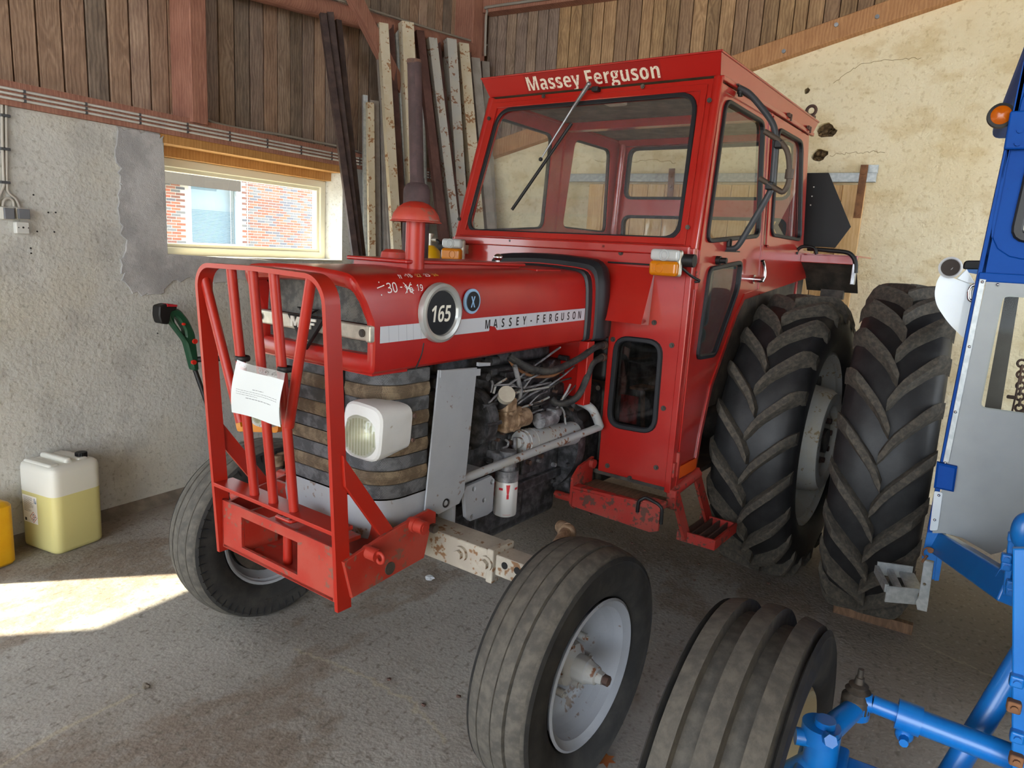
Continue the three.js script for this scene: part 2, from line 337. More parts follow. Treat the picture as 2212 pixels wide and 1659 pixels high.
// window openings in the wall along the tractor: the one in view, and a taller one nearer the barn door that lets the sun in
const w1 = { z0: Rm(360, 500, 'x', XL).z, z1: Rm(739, 500, 'x', XL).z, y0: 1.385, y1: 2.03 };
const w2 = { z0: 1.74, z1: 0.83, y0: 0.42, y1: 2.0 };
const PT = 2.03, WT = 2.135;     // top of the plaster, top of the wall plate
{ // wall_left: plaster up to the wall plate, with the two openings
  const hole = (w, y1) => [[w.z1, w.y0], [w.z0, w.y0], [w.z0, y1], [w.z1, y1]];
  const wall = mesh('wall_left', plate([[ZB - TH, 0], [ZF + TH, 0], [ZF + TH, PT], [ZB - TH, PT]], 'x', XL - TH, TH, [hole(w1, PT - 0.001), hole(w2, w2.y1)]), Mt.plaster, scene);
  struct(wall, 'rough grey-white plastered lower wall below wooden boarding');
  // grey mortar patched round the window: a smooth raised coat with a ragged edge
  const P = (u, v) => { const p = Rm(u, v, 'x', XL); return [p.z, p.y]; };
  const px = [[250, 272], [300, 282], [338, 285], [350, 300], [353, 340], [357, 430], [361, 548], [420, 552], [560, 560], [620, 566], [620, 596], [540, 602], [470, 610], [420, 604], [372, 606], [345, 636], [305, 640], [268, 610], [262, 572], [270, 530], [256, 480], [252, 420], [258, 380], [246, 330]];
  const out = [], raw = px.map(([u, v]) => P(u, v));
  raw.forEach((a, i) => { const b = raw[(i + 1) % raw.length], n = i > 2 && i < 9 ? 1 : 5; for (let k = 0; k < n; k++) { const t = k / n, j = n > 1 && k ? 0.016 : 0; out.push([a[0] + (b[0] - a[0]) * t + rr(-j, j), Math.min(PT - 0.004, a[1] + (b[1] - a[1]) * t + rr(-j, j))]); } });
  mesh('mortar_patch', plate(out, 'x', XL, 0.009, [], 0.003), Mt.mortar, wall, 'smooth grey mortar coat round the window opening');
  // reveal lining of the right cheek and sill are plastered too (part of the wall's thickness)
  for (const [u, v] of [[104, 459], [117, 501], [80, 500], [66, 536], [67, 547], [72, 421], [120, 459], [340, 720], [286, 600]]) { const p = Rm(u, v, 'x', XL); mesh('nail_hole', cyl(0.004, 0.004, XL + 0.001, p.y, p.z, 'x', 8), Mt.black, wall); }
}
// beam along the top of the plaster with the conduits
struct(mesh('trim_1', [bb(XL - 0.2, XL + 0.022, PT, WT, ZB, ZF)], Mt.beam, scene), 'reddish brown wall plate beam above the plaster');
struct(mesh('trim_2', [bb(XL - 0.11, XL + 0.004, 1.985, PT, w1.z1 - 0.02, w1.z0 + 0.02), bb(XL - 0.2, XL - 0.11, 1.93, PT, w1.z1 - 0.02, w1.z0 + 0.02)], Mt.lintel, scene), 'pale wooden lintel over the window');
// boarding above the beam
const XB = XL - 0.13;
{
  const w = mesh('wall_left_boarding', bb(XB - 0.08, XB - 0.024, WT, YC, ZB - 0.1, ZF), Mt.oldWood, scene); struct(w, 'dark wooden boarding of the upper side wall'); w.name = 'wall_left_upper';
  let z = ZB + 0.02, i = 0;
  while (z < ZF) {
    const d = rr(0.1, 0.118), t = rr(0, 0.006), g = box(0.022, YC - WT + 0.04, d - rr(0.005, 0.011), 0, 0, 0, 0.004);
    const gu = boxUV(g), uv = gu.attributes.uv, ou = rnd(), ov = rnd(); for (let k = 0; k < uv.count; k++) uv.setXY(k, uv.getX(k) + ou, uv.getY(k) + ov);
    const m = mesh('plank', gu, Mt.planks[(i * 5 + (hash(i, 3, 7) * 6 | 0)) % 6], w, null, true); m.position.set(XB - 0.012 + t, (WT + YC) / 2, z + d / 2); z += d; i++;
  }
}
// posts, rail and brace on that wall
{
  const a = Rm(413, 150, 'x', XL + 0.045), b = Rm(448, 150, 'x', XL + 0.045);
  struct(mesh('trim_3', [bb(XB, XL + 0.045, WT - 0.02, YC, b.z, a.z, 0.006)], Mt.beam, scene), 'reddish brown timber post standing on the wall plate');
  struct(mesh('trim_4', [bb(XL - 0.14, XL + 0.06, 1.9, YC, ZB, ZB + 0.19, 0.006)], Mt.beam, scene), 'reddish brown corner post');
  const l0 = Rm(560, -20, 'x', XL + 0.02), l1 = Rm(985, 100, 'x', XL + 0.02);
  const dir = l1.clone().sub(l0), A = l0.clone().addScaledVector(dir, -1.2), B = l0.clone().addScaledVector(dir, 1.1);
  struct(mesh('trim_5', [rod(A, B, 0.062, 18)], Mt.beam, scene), 'round brown pole running along the boarding');
  const c0 = Rm(752, -30, 'x', XL + 0.09), c1 = Rm(830, 125, 'x', XL + 0.09);
  struct(mesh('trim_6', [along(box(0.06, c0.distanceTo(c1) * 1.9, 0.1, 0, c0.distanceTo(c1) * 0.75, 0, 0.004), c0, c1)], Mt.beam, scene), 'brown diagonal timber brace');
  // grey cable on top of the pole
  const pts = [0, 0.2, 0.45, 0.7, 0.9, 1.05].map((t, i) => A.clone().lerp(B, t).add(V3(0.02, 0.066 + (i % 2) * 0.008, 0)));
  tag(mesh('cable', [tube(pts, 0.008)], plain(0x8d867c, 0.7), scene), 'pale cable clipped on top of the round pole', 'cable');
}
// conduits along the beam
const conduitMat = worn('#bebdb9', '#d3d2ce', 300, 0.5);
for (let k = 0; k < 3; k++) {
  const y = 2.06 + k * 0.02, x = XL + 0.029;
  const c = group('cable_conduit', scene, V3(x, y, 0)); tag(c, 'grey plastic conduit clipped along the beam over the window', 'conduit', 'conduits along the beam');
  mesh('pipe', [rod(V3(0, 0, ZB + 0.2), V3(0, 0, 1.6), 0.006, 10)], conduitMat, c);
  for (let z = 0.05; z > -3.2; z -= 0.27) mesh('clip', [bb(-0.006, 0.0075, -0.0068, 0.0068, z - 0.005, z + 0.005)], plain(0x4a4c50, 0.6), c);
}
{ // loose cable lying on the beam
  const q = [[400, 232], [455, 262], [520, 278], [600, 290], [680, 306], [740, 318], [780, 330]].map(([u, v]) => Rm(u, v, 'x', XL - 0.02));
  tag(mesh('cable', [tube(q, 0.008)], plain(0x9a948a, 0.7), scene), 'loose grey cable lying along the top of the beam', 'cable');
}
// window in view
function makeWindow(n, w, y1) {
  const o = group('window_' + n, scene, V3(XL - 0.2, 0, 0)); struct(o, n === 1 ? 'white framed barn window looking onto a brick house' : 'tall side window letting the sun in');
  const zA = w.z0, zB = w.z1, f = 0.05;
  const outer = [[zB, w.y0], [zA, w.y0], [zA, y1], [zB, y1]];
  mesh('window_frame', [plate(outer, 'x', -0.03, 0.07, [inset(outer, f)], 0.004), plate(inset(outer, f - 0.012), 'x', -0.02, 0.045, [inset(outer, f + 0.022)], 0.003)], plain(0xe4e0cc, 0.4), o);
  mesh('pane', [plate(inset(outer, f), 'x', 0, 0)], Mt.glass, o);
  mesh('window_sill', [bb(-0.02, 0.2, w.y0 - 0.012, w.y0 + 0.004, zB, zA)], plain(0xd9d6c6, 0.5), o);
  return o;
}
makeWindow(1, w1, 1.93); makeWindow(2, w2, w2.y1);

// wall_back: cream plaster with a sloping top, boarding above, pits broken into the plaster
const bk = (u, v) => { const p = Rm(u, v, 'z', ZB); return [p.x, p.y]; };
{
  const s0 = bk(1610, 158), s1 = bk(2060, 5), k = (s1[1] - s0[1]) / (s1[0] - s0[0]), top = (x) => s0[1] + k * (x - s0[0]);
  const pit = (u, v, ru, rv, n = 13) => { const c = bk(u, v), e = bk(u + ru, v), f = bk(u, v + rv), a = e[0] - c[0], b = c[1] - f[1], o = []; for (let i = 0; i < n; i++) { const t = i / n * 2 * Math.PI, q = rr(0.75, 1.15); o.push([c[0] + a * q * Math.cos(t), c[1] + b * q * Math.sin(t)]); } return o; };
  const pits = [pit(1785, 282, 24, 15), pit(1770, 334, 18, 14), pit(1744, 196, 6, 7)];
  const xTop = s0[0] + (YC - s0[1]) / k, xe = XR + TH;
  const outline = [[XL - TH, 0], [xe, 0], [xe, Math.min(YC, top(xe))], ...(top(xe) > YC ? [[xTop, YC]] : []), [XL - TH, top(XL - TH)]];
  const w = mesh('wall_back', plate(outline, 'z', ZB - TH, TH, pits), Mt.plasterCream, scene); struct(w, 'cream plastered gable wall with a sloping upper edge');
  pits.forEach((o) => { // rough broken masonry at the bottom of each pit
    const c = o.reduce((a, b) => [a[0] + b[0] / o.length, a[1] + b[1] / o.length], [0, 0]), R = Math.max(...o.map((q) => Math.hypot(q[0] - c[0], q[1] - c[1])));
    const gs = []; for (let i = 0; i < 14; i++) gs.push(new THREE.IcosahedronGeometry(R * rr(0.3, 0.5), 0).rotateX(rnd() * 3).rotateY(rnd() * 3).translate(c[0] + rr(-1, 1) * R * 0.8, c[1] + rr(-1, 1) * R * 0.8, ZB - 0.09 + rr(-0.02, 0.02)));
    gs.push(bb(c[0] - R * 1.4, c[0] + R * 1.4, c[1] - R * 1.4, c[1] + R * 1.4, ZB - 0.2, ZB - 0.12));
    mesh('broken_masonry', gs, Mt.rubble, w, 'brown broken masonry inside a hole in the plaster');
  });
  // hairline cracks: shallow channels are too fine to cut, they are thin dark filler lines in the plaster
  const crack = (px0) => { const px = []; px0.forEach((a, i) => { const b = px0[i + 1]; px.push(a); if (b) for (let k = 1; k < 6; k++) px.push([a[0] + (b[0] - a[0]) * k / 6 + rr(-2, 2), a[1] + (b[1] - a[1]) * k / 6 + rr(-2.5, 2.5)]); }); return mesh('crack', [tube(px.map(([u, v]) => { const q = bk(u, v); return V3(q[0], q[1], ZB); }), 0.0016, 120, 5)], plain(0xa08a62, 0.95), w); };
  crack([[1793, 336], [1815, 333], [1840, 330], [1865, 331], [1890, 327], [1912, 330]]); crack([[1800, 180], [1835, 155], [1860, 138], [1900, 132], [1950, 128], [1990, 125]]);
  crack([[1285, 345], [1300, 350], [1330, 342], [1370, 350], [1420, 345], [1460, 352]]);
  // sloping timber along the top edge
  const yaw = Math.atan(k), L = 5.2, g = box(L, 0.13, 0.1, 0, 0, 0, 0.006).rotateZ(yaw).translate(s0[0] + Math.cos(yaw) * 0.2, top(s0[0]) + 0.06 + Math.sin(yaw) * 0.2, ZB + 0.03);
  const beamT = struct(mesh('trim_7', [g], Mt.beamWarm, scene), 'sloping timber along the top of the cream plaster');
  for (const [u, v] of [[1810, 62], [1698, 118], [1897, 45]]) { const q = bk(u, v); mesh('bolt', [cyl(0.014, 0.016, q[0], q[1], ZB + 0.085, 'z', 6)], Mt.steel, beamT); }
  // boards above
  const wu = mesh('wall_back_upper', [plate([[XL - 0.14, top(XL - 0.14)], [Math.min(xTop, XR), YC], [XL - 0.14, YC]], 'z', ZB - 0.12, 0.03)], Mt.oldWood, scene); struct(wu, 'wooden boarding of the gable above the cream plaster');
  let x = XL + 0.04, i = 0;
  while (x < xTop - 0.1 && x < XR) {
    const d = rr(0.09, 0.108), y0 = top(x + d / 2) - 0.02, h = YC - y0; if (h < 0.05) break;
    const g2 = boxUV(box(d - 0.006, h, 0.022, 0, 0, 0, 0.004)), uv = g2.attributes.uv, ou = rnd(), ov = rnd(); for (let q = 0; q < uv.count; q++) uv.setXY(q, uv.getX(q) + ou, uv.getY(q) + ov);
    const m = mesh('plank', g2, (x > -1.5 ? Mt.planksWarm : Mt.planks)[(i * 3 + (hash(i, 5, 9) * 4 | 0)) % 4], wu, null, true); m.position.set(x + d / 2, y0 + h / 2, ZB - 0.075 + rr(0, 0.005)); x += d; i++;
  }
  const h0 = bk(1050, 30), h1 = bk(1290, -2);
  struct(mesh('trim_8', [bb(XL + 0.06, 2.2, h0[1] - 0.01, h0[1] + 0.16, ZB - 0.06, ZB + 0.06, 0.006)], Mt.beam, scene), 'horizontal brown timber across the gable boarding');
  const yb = h0[1] - 0.005;
  tag(mesh('cable_conduit', [tube([V3(XL + 0.09, yb - 0.34, ZB + 0.04), V3(XL + 0.09, yb - 0.06, ZB + 0.05), V3(XL + 0.12, yb + 0.015, ZB + 0.07), V3(XL + 0.25, yb + 0.03, ZB + 0.075), V3(0, yb + 0.02, ZB + 0.075), V3(1.6, yb + 0.03, ZB + 0.075)], 0.011, 80)], plain(0x97928c, 0.5), scene), 'grey conduit bent down beside the corner post', 'conduit');
}
// walls behind the camera: the one beyond the blue tractor, and the front with the open barn door
struct(mesh('wall_right', plate([[ZB - TH, 0], [-2.9, 0], [-2.9, 2.8], [-0.4, 2.8], [-0.4, 0], [ZF + TH, 0], [ZF + TH, YC], [ZB - TH, YC]], 'x', XR, TH), Mt.plasterCream, scene), 'cream plastered wall beyond the blue tractor with a side doorway added for light');  // the side doorway is added to brighten the gable wall
{
  const d0 = -1.7, d1 = 4.1, dh = 3.8;
  struct(mesh('wall_front', plate([[XL - TH, 0], [d0, 0], [d0, dh], [d1, dh], [d1, 0], [XR + TH, 0], [XR + TH, YC], [XL - TH, YC]], 'z', ZF, TH), Mt.plaster, scene), 'front wall with the open barn doorway');
}
struct(mesh('ceiling', bb(XL - TH, XR + TH, YC, YC + 0.15, ZB - TH, ZF + TH), Mt.oldWood, scene), 'old wooden ceiling');
struct(mesh('baseboard_left', [plate([[XL, 0], [XL + 0.06, 0], [XL + 0.03, 0.02], [XL, 0.045]], 'z', ZB, ZF - ZB)], worn('#6f685f', '#8d857a', 305, 0.95), scene), 'uneven mortar fillet at the foot of the wall');

// sliding door on the gable
{
  const zd = ZB + 0.05, top = bk(1850, 402)[1], xr = Rm(1858, 500, 'z', zd).x, o = group('door_1', scene, V3(0, 0, zd)); struct(o, 'pale pine sliding door hung on a steel rail');
  let x = xr, i = 0;
  while (x > -0.9) { const w = i === 0 ? 0.14 : rr(0.115, 0.135), g = boxUV(box(w - 0.004, top - 0.05, 0.032, 0, 0, 0, 0.003)), uv = g.attributes.uv, ou = rnd(), ov = rnd(); for (let k = 0; k < uv.count; k++) uv.setXY(k, uv.getX(k) + ou, uv.getY(k) + ov); const m = mesh('plank', g, Mt.pine[i % 3], o, null, true); m.position.set(x - w / 2, top / 2 + 0.025, i === 0 ? 0.02 : 0); x -= w; i++; }
  const r0 = Rm(1300, 395, 'z', zd + 0.04), r1 = Rm(1893, 385, 'z', zd + 0.04);
  mesh('rail', [bb(-1.2, r1.x, top + 0.015, top + 0.075, 0.01, 0.055, 0.003), bb(r1.x - 0.06, r1.x, top + 0.075, top + 0.13, -0.02, 0.004)], Mt.galv, o, 'grey steel door rail');
  const st = (u0, v0, u1, v1) => { const a = Rm(u0, v0, 'z', zd + 0.075), b = Rm(u1, v1, 'z', zd + 0.075); const m = mesh('hanger_strap', [along(box(0.045, a.distanceTo(b), 0.008, 0, a.distanceTo(b) / 2, 0), a, b), cyl(0.014, 0.03, a.x, a.y - 0.05, a.z + 0.008, 'z', 8), cyl(0.012, 0.025, (a.x + b.x) / 2, (a.y + b.y) / 2, a.z + 0.008, 'z', 8), cyl(0.012, 0.025, b.x, b.y + 0.025, a.z + 0.008, 'z', 8)], Mt.rustBright, o, 'rusty hanger strap'); m.position.z = -zd; };
  st(1868, 356, 1851, 471); const q0 = Rm(1452, 362, 'z', zd + 0.075); st(1452, 364, 1446, 440);
}

// house across the yard, seen through the window
{
  const XH = -13.6, z1 = Rm(735, 500, 'x', XH).z - 1.0, z0 = Rm(350, 500, 'x', XH).z + 1.5, o = group('brick_house', scene, V3(XH, 0, 0)); tag(o, 'red and grey brick house outside the barn window', 'house');
  const wz0 = Rm(516, 470, 'x', XH).z, wz1 = Rm(409, 470, 'x', XH).z, wy0 = Rm(460, 531, 'x', XH).y, wy1 = Rm(460, 385, 'x', XH).y;
  mesh('wall', [plate([[z1, 0], [z0, 0], [z0, 4.6], [z1, 4.6]], 'x', -0.3, 0.3, [[[wz0, wy0], [wz1, wy0], [wz1, wy1], [wz0, wy1]]])], plain(0xb5b0a6, 0.95), o, 'pale mortar');
  const cols = ['#8a4a38', '#94543f', '#6d4a40', '#62605f', '#555459', '#86594a'].map((c) => plain(new THREE.Color(c), 0.9));
  const bg = boxUV(box(0.014, 0.052, 0.218)), hg = boxUV(box(0.014, 0.055, 0.108)), yA = Rm(540, 560, 'x', XH).y, yB = Rm(540, 360, 'x', XH).y, zA = Rm(345, 460, 'x', XH).z, zB = Rm(740, 460, 'x', XH).z;
  const rest = []; let count = 0;
  for (let r = 0, y = 0.03; y < 4.55; y += 0.067, r++) for (let z = z1 + (r & 1) * 0.12, k = 0; z < z0 - 0.2; z += 0.24, k++) {
    if (z + 0.23 > wz0 && z < wz1 && y + 0.06 > wy0 && y < wy1) continue;
    const seen = y > yA && y < yB && z > zB && z < zA, px = RT && (z + 0.115);
    if (seen && count < 300) { const m = new THREE.Mesh(bg, cols[hash(r, k, 77) * 6 | 0]); m.name = 'brick'; m.castShadow = m.receiveShadow = true; m.position.set(0.004, y + 0.03, z + 0.115); o.add(m); count++; }
    else if (y > yA - 0.6 && y < yB + 0.6) rest.push([y + 0.03, z + 0.115, hash(r, k, 77) * 6 | 0]);
  }
  for (let c = 0; c < 6; c++) { const gs = rest.filter((q) => q[2] === c).map(([y, z]) => box(0.014, 0.052, 0.218, 0.004, y, z)); if (gs.length) mesh('bricks', gs, cols[c], o).userData.kind = 'stuff'; }
  const f = [[wz0, wy0], [wz1, wy0], [wz1, wy1], [wz0, wy1]], zm = Rm(420, 470, 'x', XH).z;
  const win = mesh('window', [plate(f, 'x', -0.1, 0.1, [inset(f, 0.06)])], plain(0xb8bec4, 0.4), o, 'white window frame');
  mesh('pane', [plate(inset(f, 0.06), 'x', -0.06, 0)], std({ color: 0xeaf4fa, roughness: 0.02, transmission: 1, thickness: 0 }), win);
  const yb = Rm(460, 455, 'x', XH).y, sl = []; for (let y = wy0 + 0.07; y < yb; y += 0.034) sl.push(box(0.02, 0.004, wz1 - wz0 - 0.14, 0, 0, 0).rotateZ(0.6).translate(-0.14, y, (wz0 + wz1) / 2));
  mesh('window_blind', sl, plain(0x4c7280, 0.4), win, 'pale slatted blind');
  mesh('room_behind', [bb(-0.32, -0.31, wy0, wy1, wz0, wz1)], plain(0x9aa4a8, 0.9), o);
  const d0 = Rm(352, 341, 'x', XH + 0.5), d1 = Rm(518, 402, 'x', XH + 0.5);
  mesh('eaves_board', [bb(0.35, 0.42, Rm(440, 405, 'x', XH + 0.4).y, 4.6, Rm(519, 400, 'x', XH + 0.4).z, z0)], plain(0x40382f, 0.85), o, 'brown board');
  mesh('downpipe', [rod(V3(0.12, 0, wz0 - 0.16), V3(0.12, 4.4, wz0 - 0.16), 0.012)], plain(0xb5aba6, 0.5), o);
}

// ---------------------------------------------------------------- the red tractor (its own axes: origin under the front axle, z forward, x to its left side)
const tractor = group('tractor', scene); tractor.rotation.y = TURN;
tag(tractor, 'old red farm tractor with a red cab and front guard', 'tractor');
const bolt = (x, y, z, axis = 'z', r = 0.009, h = 0.012) => [cyl(r * 1.5, h * 0.3, x, y, z, axis, 14), cyl(r, h, x, y, z, axis, 6)];

// wheels -----------------------------------------------------------
function ribTyre(R, w, ribs, depth, bead) {
  const a = w / 2, crown = (x) => R - 0.014 * (x / (a * 0.85)) ** 2, p = [[bead, -a * 0.62], [bead + 0.012, -a * 0.8], [bead + (R - bead) * 0.32, -a * 0.96], [bead + (R - bead) * 0.55, -a], [bead + (R - bead) * 0.76, -a * 0.965], [bead + (R - bead) * 0.8, -a * 0.985], [bead + (R - bead) * 0.88, -a * 0.93]];
  const base = (x) => crown(x) - depth;
  ribs.forEach(([x0, x1], i) => { if (i) p.push([base(x0), ribs[i - 1][1] + 0.0025], [base(x0), x0 - 0.0025]); p.push([crown(x0) - 0.001, x0], [crown((x0 + x1) / 2), (x0 + x1) / 2], [crown(x1) - 0.001, x1]); });
  { const e = ribs[0][0], f = ribs[ribs.length - 1][1]; p.splice(7, 0, [crown(e) - depth * 0.9, e - 0.006]); p.push([crown(f) - depth * 0.9, f + 0.006]); }
  const m = p.slice(0, 7).reverse().map(([r, x]) => [r, -x]);
  const k = p.length; return [lathe([...p.slice(7, k)], 'x', 72), lathe(p.slice(0, 8), 'x', 72), lathe([p[k - 1], ...m], 'x', 72)];
}
function frontWheel(parent, x, side, label) {
  const w = group('front_wheel', parent, V3(x, 0.363, 0), label); w.rotation.order = 'YXZ'; w.rotation.y = -0.8 * Math.PI / 180; w.rotation.z = -side * 0.02;
  const s = (g) => side > 0 ? g : mirrorX(g);
  const ty = ribTyre(0.363, 0.2, [[-0.083, -0.052], [-0.0475, -0.004], [0.0, 0.034], [0.0435, 0.083]], 0.011, 0.214);
  mesh('tyre', [s(ty[1]), s(ty[2])], Mt.tyreSide, w); mesh('tyre_tread', [s(ty[0])], Mt.tyreDust, w, 'ribbed tread');
  const L = [], n = side > 0 ? 0 : 60; for (let i = 0; i < n; i++) { const t = i / n * 6.2832; for (const q of [-1, 1]) L.push(box(0.012, 0.03, 0.004, 0, 0, 0).translate(q * 0.0935, 0.322, 0).rotateX(t)); }
  if (n) mesh('shoulder_sipes', L, Mt.seal, w).userData.kind = 'stuff';
  mesh('rim', [s(lathe([[0.209, -0.08], [0.219, -0.084], [0.218, -0.074], [0.2, -0.066], [0.186, -0.03], [0.176, -0.022], [0.176, 0.02], [0.19, 0.036], [0.197, 0.066], [0.214, 0.073], [0.2205, 0.084], [0.213, 0.088], [0.205, 0.08], [0.192, 0.072], [0.186, 0.045], [0.17, 0.03], [0.163, 0.008], [0.15, -0.004], [0.11, -0.012], [0.08, -0.004], [0.0, -0.004]], 'x', 64))], Mt.grey, w, 'grey painted wheel rim');
  const h = mesh('hub', [s(lathe([[0.0, 0.118], [0.017, 0.117], [0.02, 0.1], [0.026, 0.096], [0.033, 0.07], [0.037, 0.066], [0.039, 0.03], [0.062, 0.016], [0.066, -0.004], [0.0, -0.01]], 'x', 28))], Mt.greyRust, w);
  mesh('hub_cap_nut', [s(cyl(0.015, 0.03, 0.12, 0, 0, 'x', 6))], Mt.rust, w);
  for (let k = 0; k < 6; k++) { const t = k / 6 * 6.2832 + 0.4; mesh('lug_nut', [s(cyl(0.0125, 0.024, 0.012, 0.083 * Math.cos(t), 0.083 * Math.sin(t), 'x', 6)), s(cyl(0.006, 0.036, 0.014, 0.083 * Math.cos(t), 0.083 * Math.sin(t), 'x', 8))], Mt.greyRust, w); }
  mesh('rim_shade_cover', [s(cyl(0.172, 0.02, -0.035, 0, 0, 'x', 36)), s(cyl(0.05, 0.07, -0.06, 0, 0, 'x', 20))], Mt.iron, w);  // dark disc laid over the grey inner rim as its shade, plus hub boss
  return w;
}
const lugCache = {};
function lugGeo(R, w, side, dphi) { // one curved bar of a tractor tyre, from the middle out over the shoulder
  const rows = [], N = 9;
  for (let i = 0; i <= N; i++) {
    const s = i / N, x = side * (-0.012 + s * (w / 2 + 0.004)), ph = -dphi * (s < 0.25 ? s * 1.35 : 0.3375 + (s - 0.25) * 0.883) , k = Math.max(0, (s - 0.72) / 0.28);
    const top = R - 0.004 - 0.075 * k * k - 0.004 * s, base = top - (0.058 - 0.012 * k), ht = i === 0 ? 0.017 : 0.022 + 0.004 * (1 - s), hb = ht + 0.014;
    const xo = x + side * 0.004 * k, P = (r, d) => { const a = ph + d / R; return V3(xo, r * Math.cos(a), r * Math.sin(a)); };
    rows.push([P(base, -hb), P(top - 0.003, -ht), P(top, -ht + 0.004), P(top, ht - 0.004), P(top - 0.003, ht), P(base, hb)]);
  }
  const cap = (r) => { const c = r[0].clone().add(r[5]).multiplyScalar(0.5); return [r.map((p) => p.clone()), r.map(() => c.clone())]; };
  const g = [sheet(rows), sheet(cap(rows[0])), sheet(cap(rows[N]))];
  const out = merge(g); return out;
}
function tractorTyre(parent, R, w, bead, count, seedAng, wear) {
  const a = w / 2, c = R - 0.05;
  mesh('tyre', [lathe([[bead, -a * 0.72], [bead + 0.02, -a * 0.86], [bead + (c - bead) * 0.35, -a * 0.97], [bead + (c - bead) * 0.6, -a * 0.96], [bead + (c - bead) * 0.82, -a * 0.9], [c - 0.012, -a * 0.72], [c, -a * 0.3], [c, a * 0.3], [c - 0.012, a * 0.72], [bead + (c - bead) * 0.82, a * 0.9], [bead + (c - bead) * 0.6, a * 0.96], [bead + (c - bead) * 0.35, a * 0.97], [bead + 0.02, a * 0.86], [bead, a * 0.72]], 'x', 72)], Mt.tyreDark, parent);
  const gl = lugGeo(R, w, 1, wear), gr = lugGeo(R, w, -1, wear);
  for (let i = 0; i < count; i++) for (const s of [1, -1]) {
    const m = new THREE.Mesh(s > 0 ? gl : gr, Mt.tread); m.name = 'tread_lug'; m.castShadow = m.receiveShadow = true;
    m.rotation.x = seedAng + (i + (s > 0 ? 0.5 : 0)) / count * 2 * Math.PI; parent.add(m);
  }
}
function rearWheel(parent, x, side, label) {
  const w = group('rear_wheel', parent, V3(x, 0.699, -2.0), label), s = (g) => side > 0 ? g : mirrorX(g);
  tractorTyre(w, 0.703, 0.37, 0.425, 21, 0.06, 0.34);
  mesh('rim', [s(lathe([[0.41, -0.13], [0.432, -0.135], [0.43, -0.125], [0.4, -0.12], [0.385, -0.06], [0.36, -0.05], [0.36, 0.03], [0.383, 0.05], [0.398, 0.115], [0.43, 0.13], [0.434, 0.142], [0.422, 0.146], [0.414, 0.128], [0.398, 0.12], [0.386, 0.085], [0.372, 0.05], [0.345, 0.035], [0.31, 0.03], [0.275, 0.035], [0.262, 0.1], [0.252, 0.165], [0.235, 0.19], [0.2, 0.196], [0.175, 0.185], [0.165, 0.155], [0.15, 0.148], [0, 0.148]], 'x', 72))], Mt.rearRim, w, 'grey dusty wheel rim with a raised dish');
  for (let k = 0; k < 8; k++) { const t = k / 8 * 6.2832 + 0.2; mesh('lug_nut', [s(cyl(0.014, 0.03, 0.163, 0.105 * Math.cos(t), 0.105 * Math.sin(t), 'x', 6))], Mt.rust, w); }
  mesh('hub', [s(cyl(0.06, 0.04, 0.16, 0, 0, 'x', 24)), s(cyl(0.13, 0.3, -0.12, 0, 0, 'x', 24))], Mt.iron, w);
  for (let k = 0; k < 8; k++) { const t = k / 8 * 6.2832; mesh('rim_clamp', [s(box(0.03, 0.05, 0.05, 0.045, 0.355 * Math.cos(t), 0.355 * Math.sin(t)))], Mt.iron, w); }
  return w;
}
frontWheel(tractor, 0.738, 1, 'front wheel with a ribbed tyre on the grey hub side');
const fwR = frontWheel(tractor, -0.738, -1, 'front wheel turned with its tyre wall to the engine');
rearWheel(tractor, 0.77, 1, 'large lugged rear wheel beside the blue tractor');
rearWheel(tractor, -0.77, -1, 'large lugged rear wheel by the plaster wall');
{ // raised name on the inner wall of the right front tyre
  const { FontLoader } = await import('three/addons/loaders/FontLoader.js'); const { TextGeometry } = await import('three/addons/geometries/TextGeometry.js');
  const font = await new FontLoader().loadAsync('fonts/droid/droid_serif_bold.typeface.json'), gs = [];
  [...'Alliance'].forEach((ch, i) => { const g = new TextGeometry(ch, { font, size: 0.026, depth: 0.003, curveSegments: 3 }); g.center().rotateY(Math.PI / 2).translate(0.0985, 0.288, 0).rotateX(Math.PI - 0.28 + i * 0.078 + 0.1); gs.push(g); });
  mesh('tyre_lettering', gs, Mt.tyreSide, fwR, 'raised lettering on the tyre wall');
}

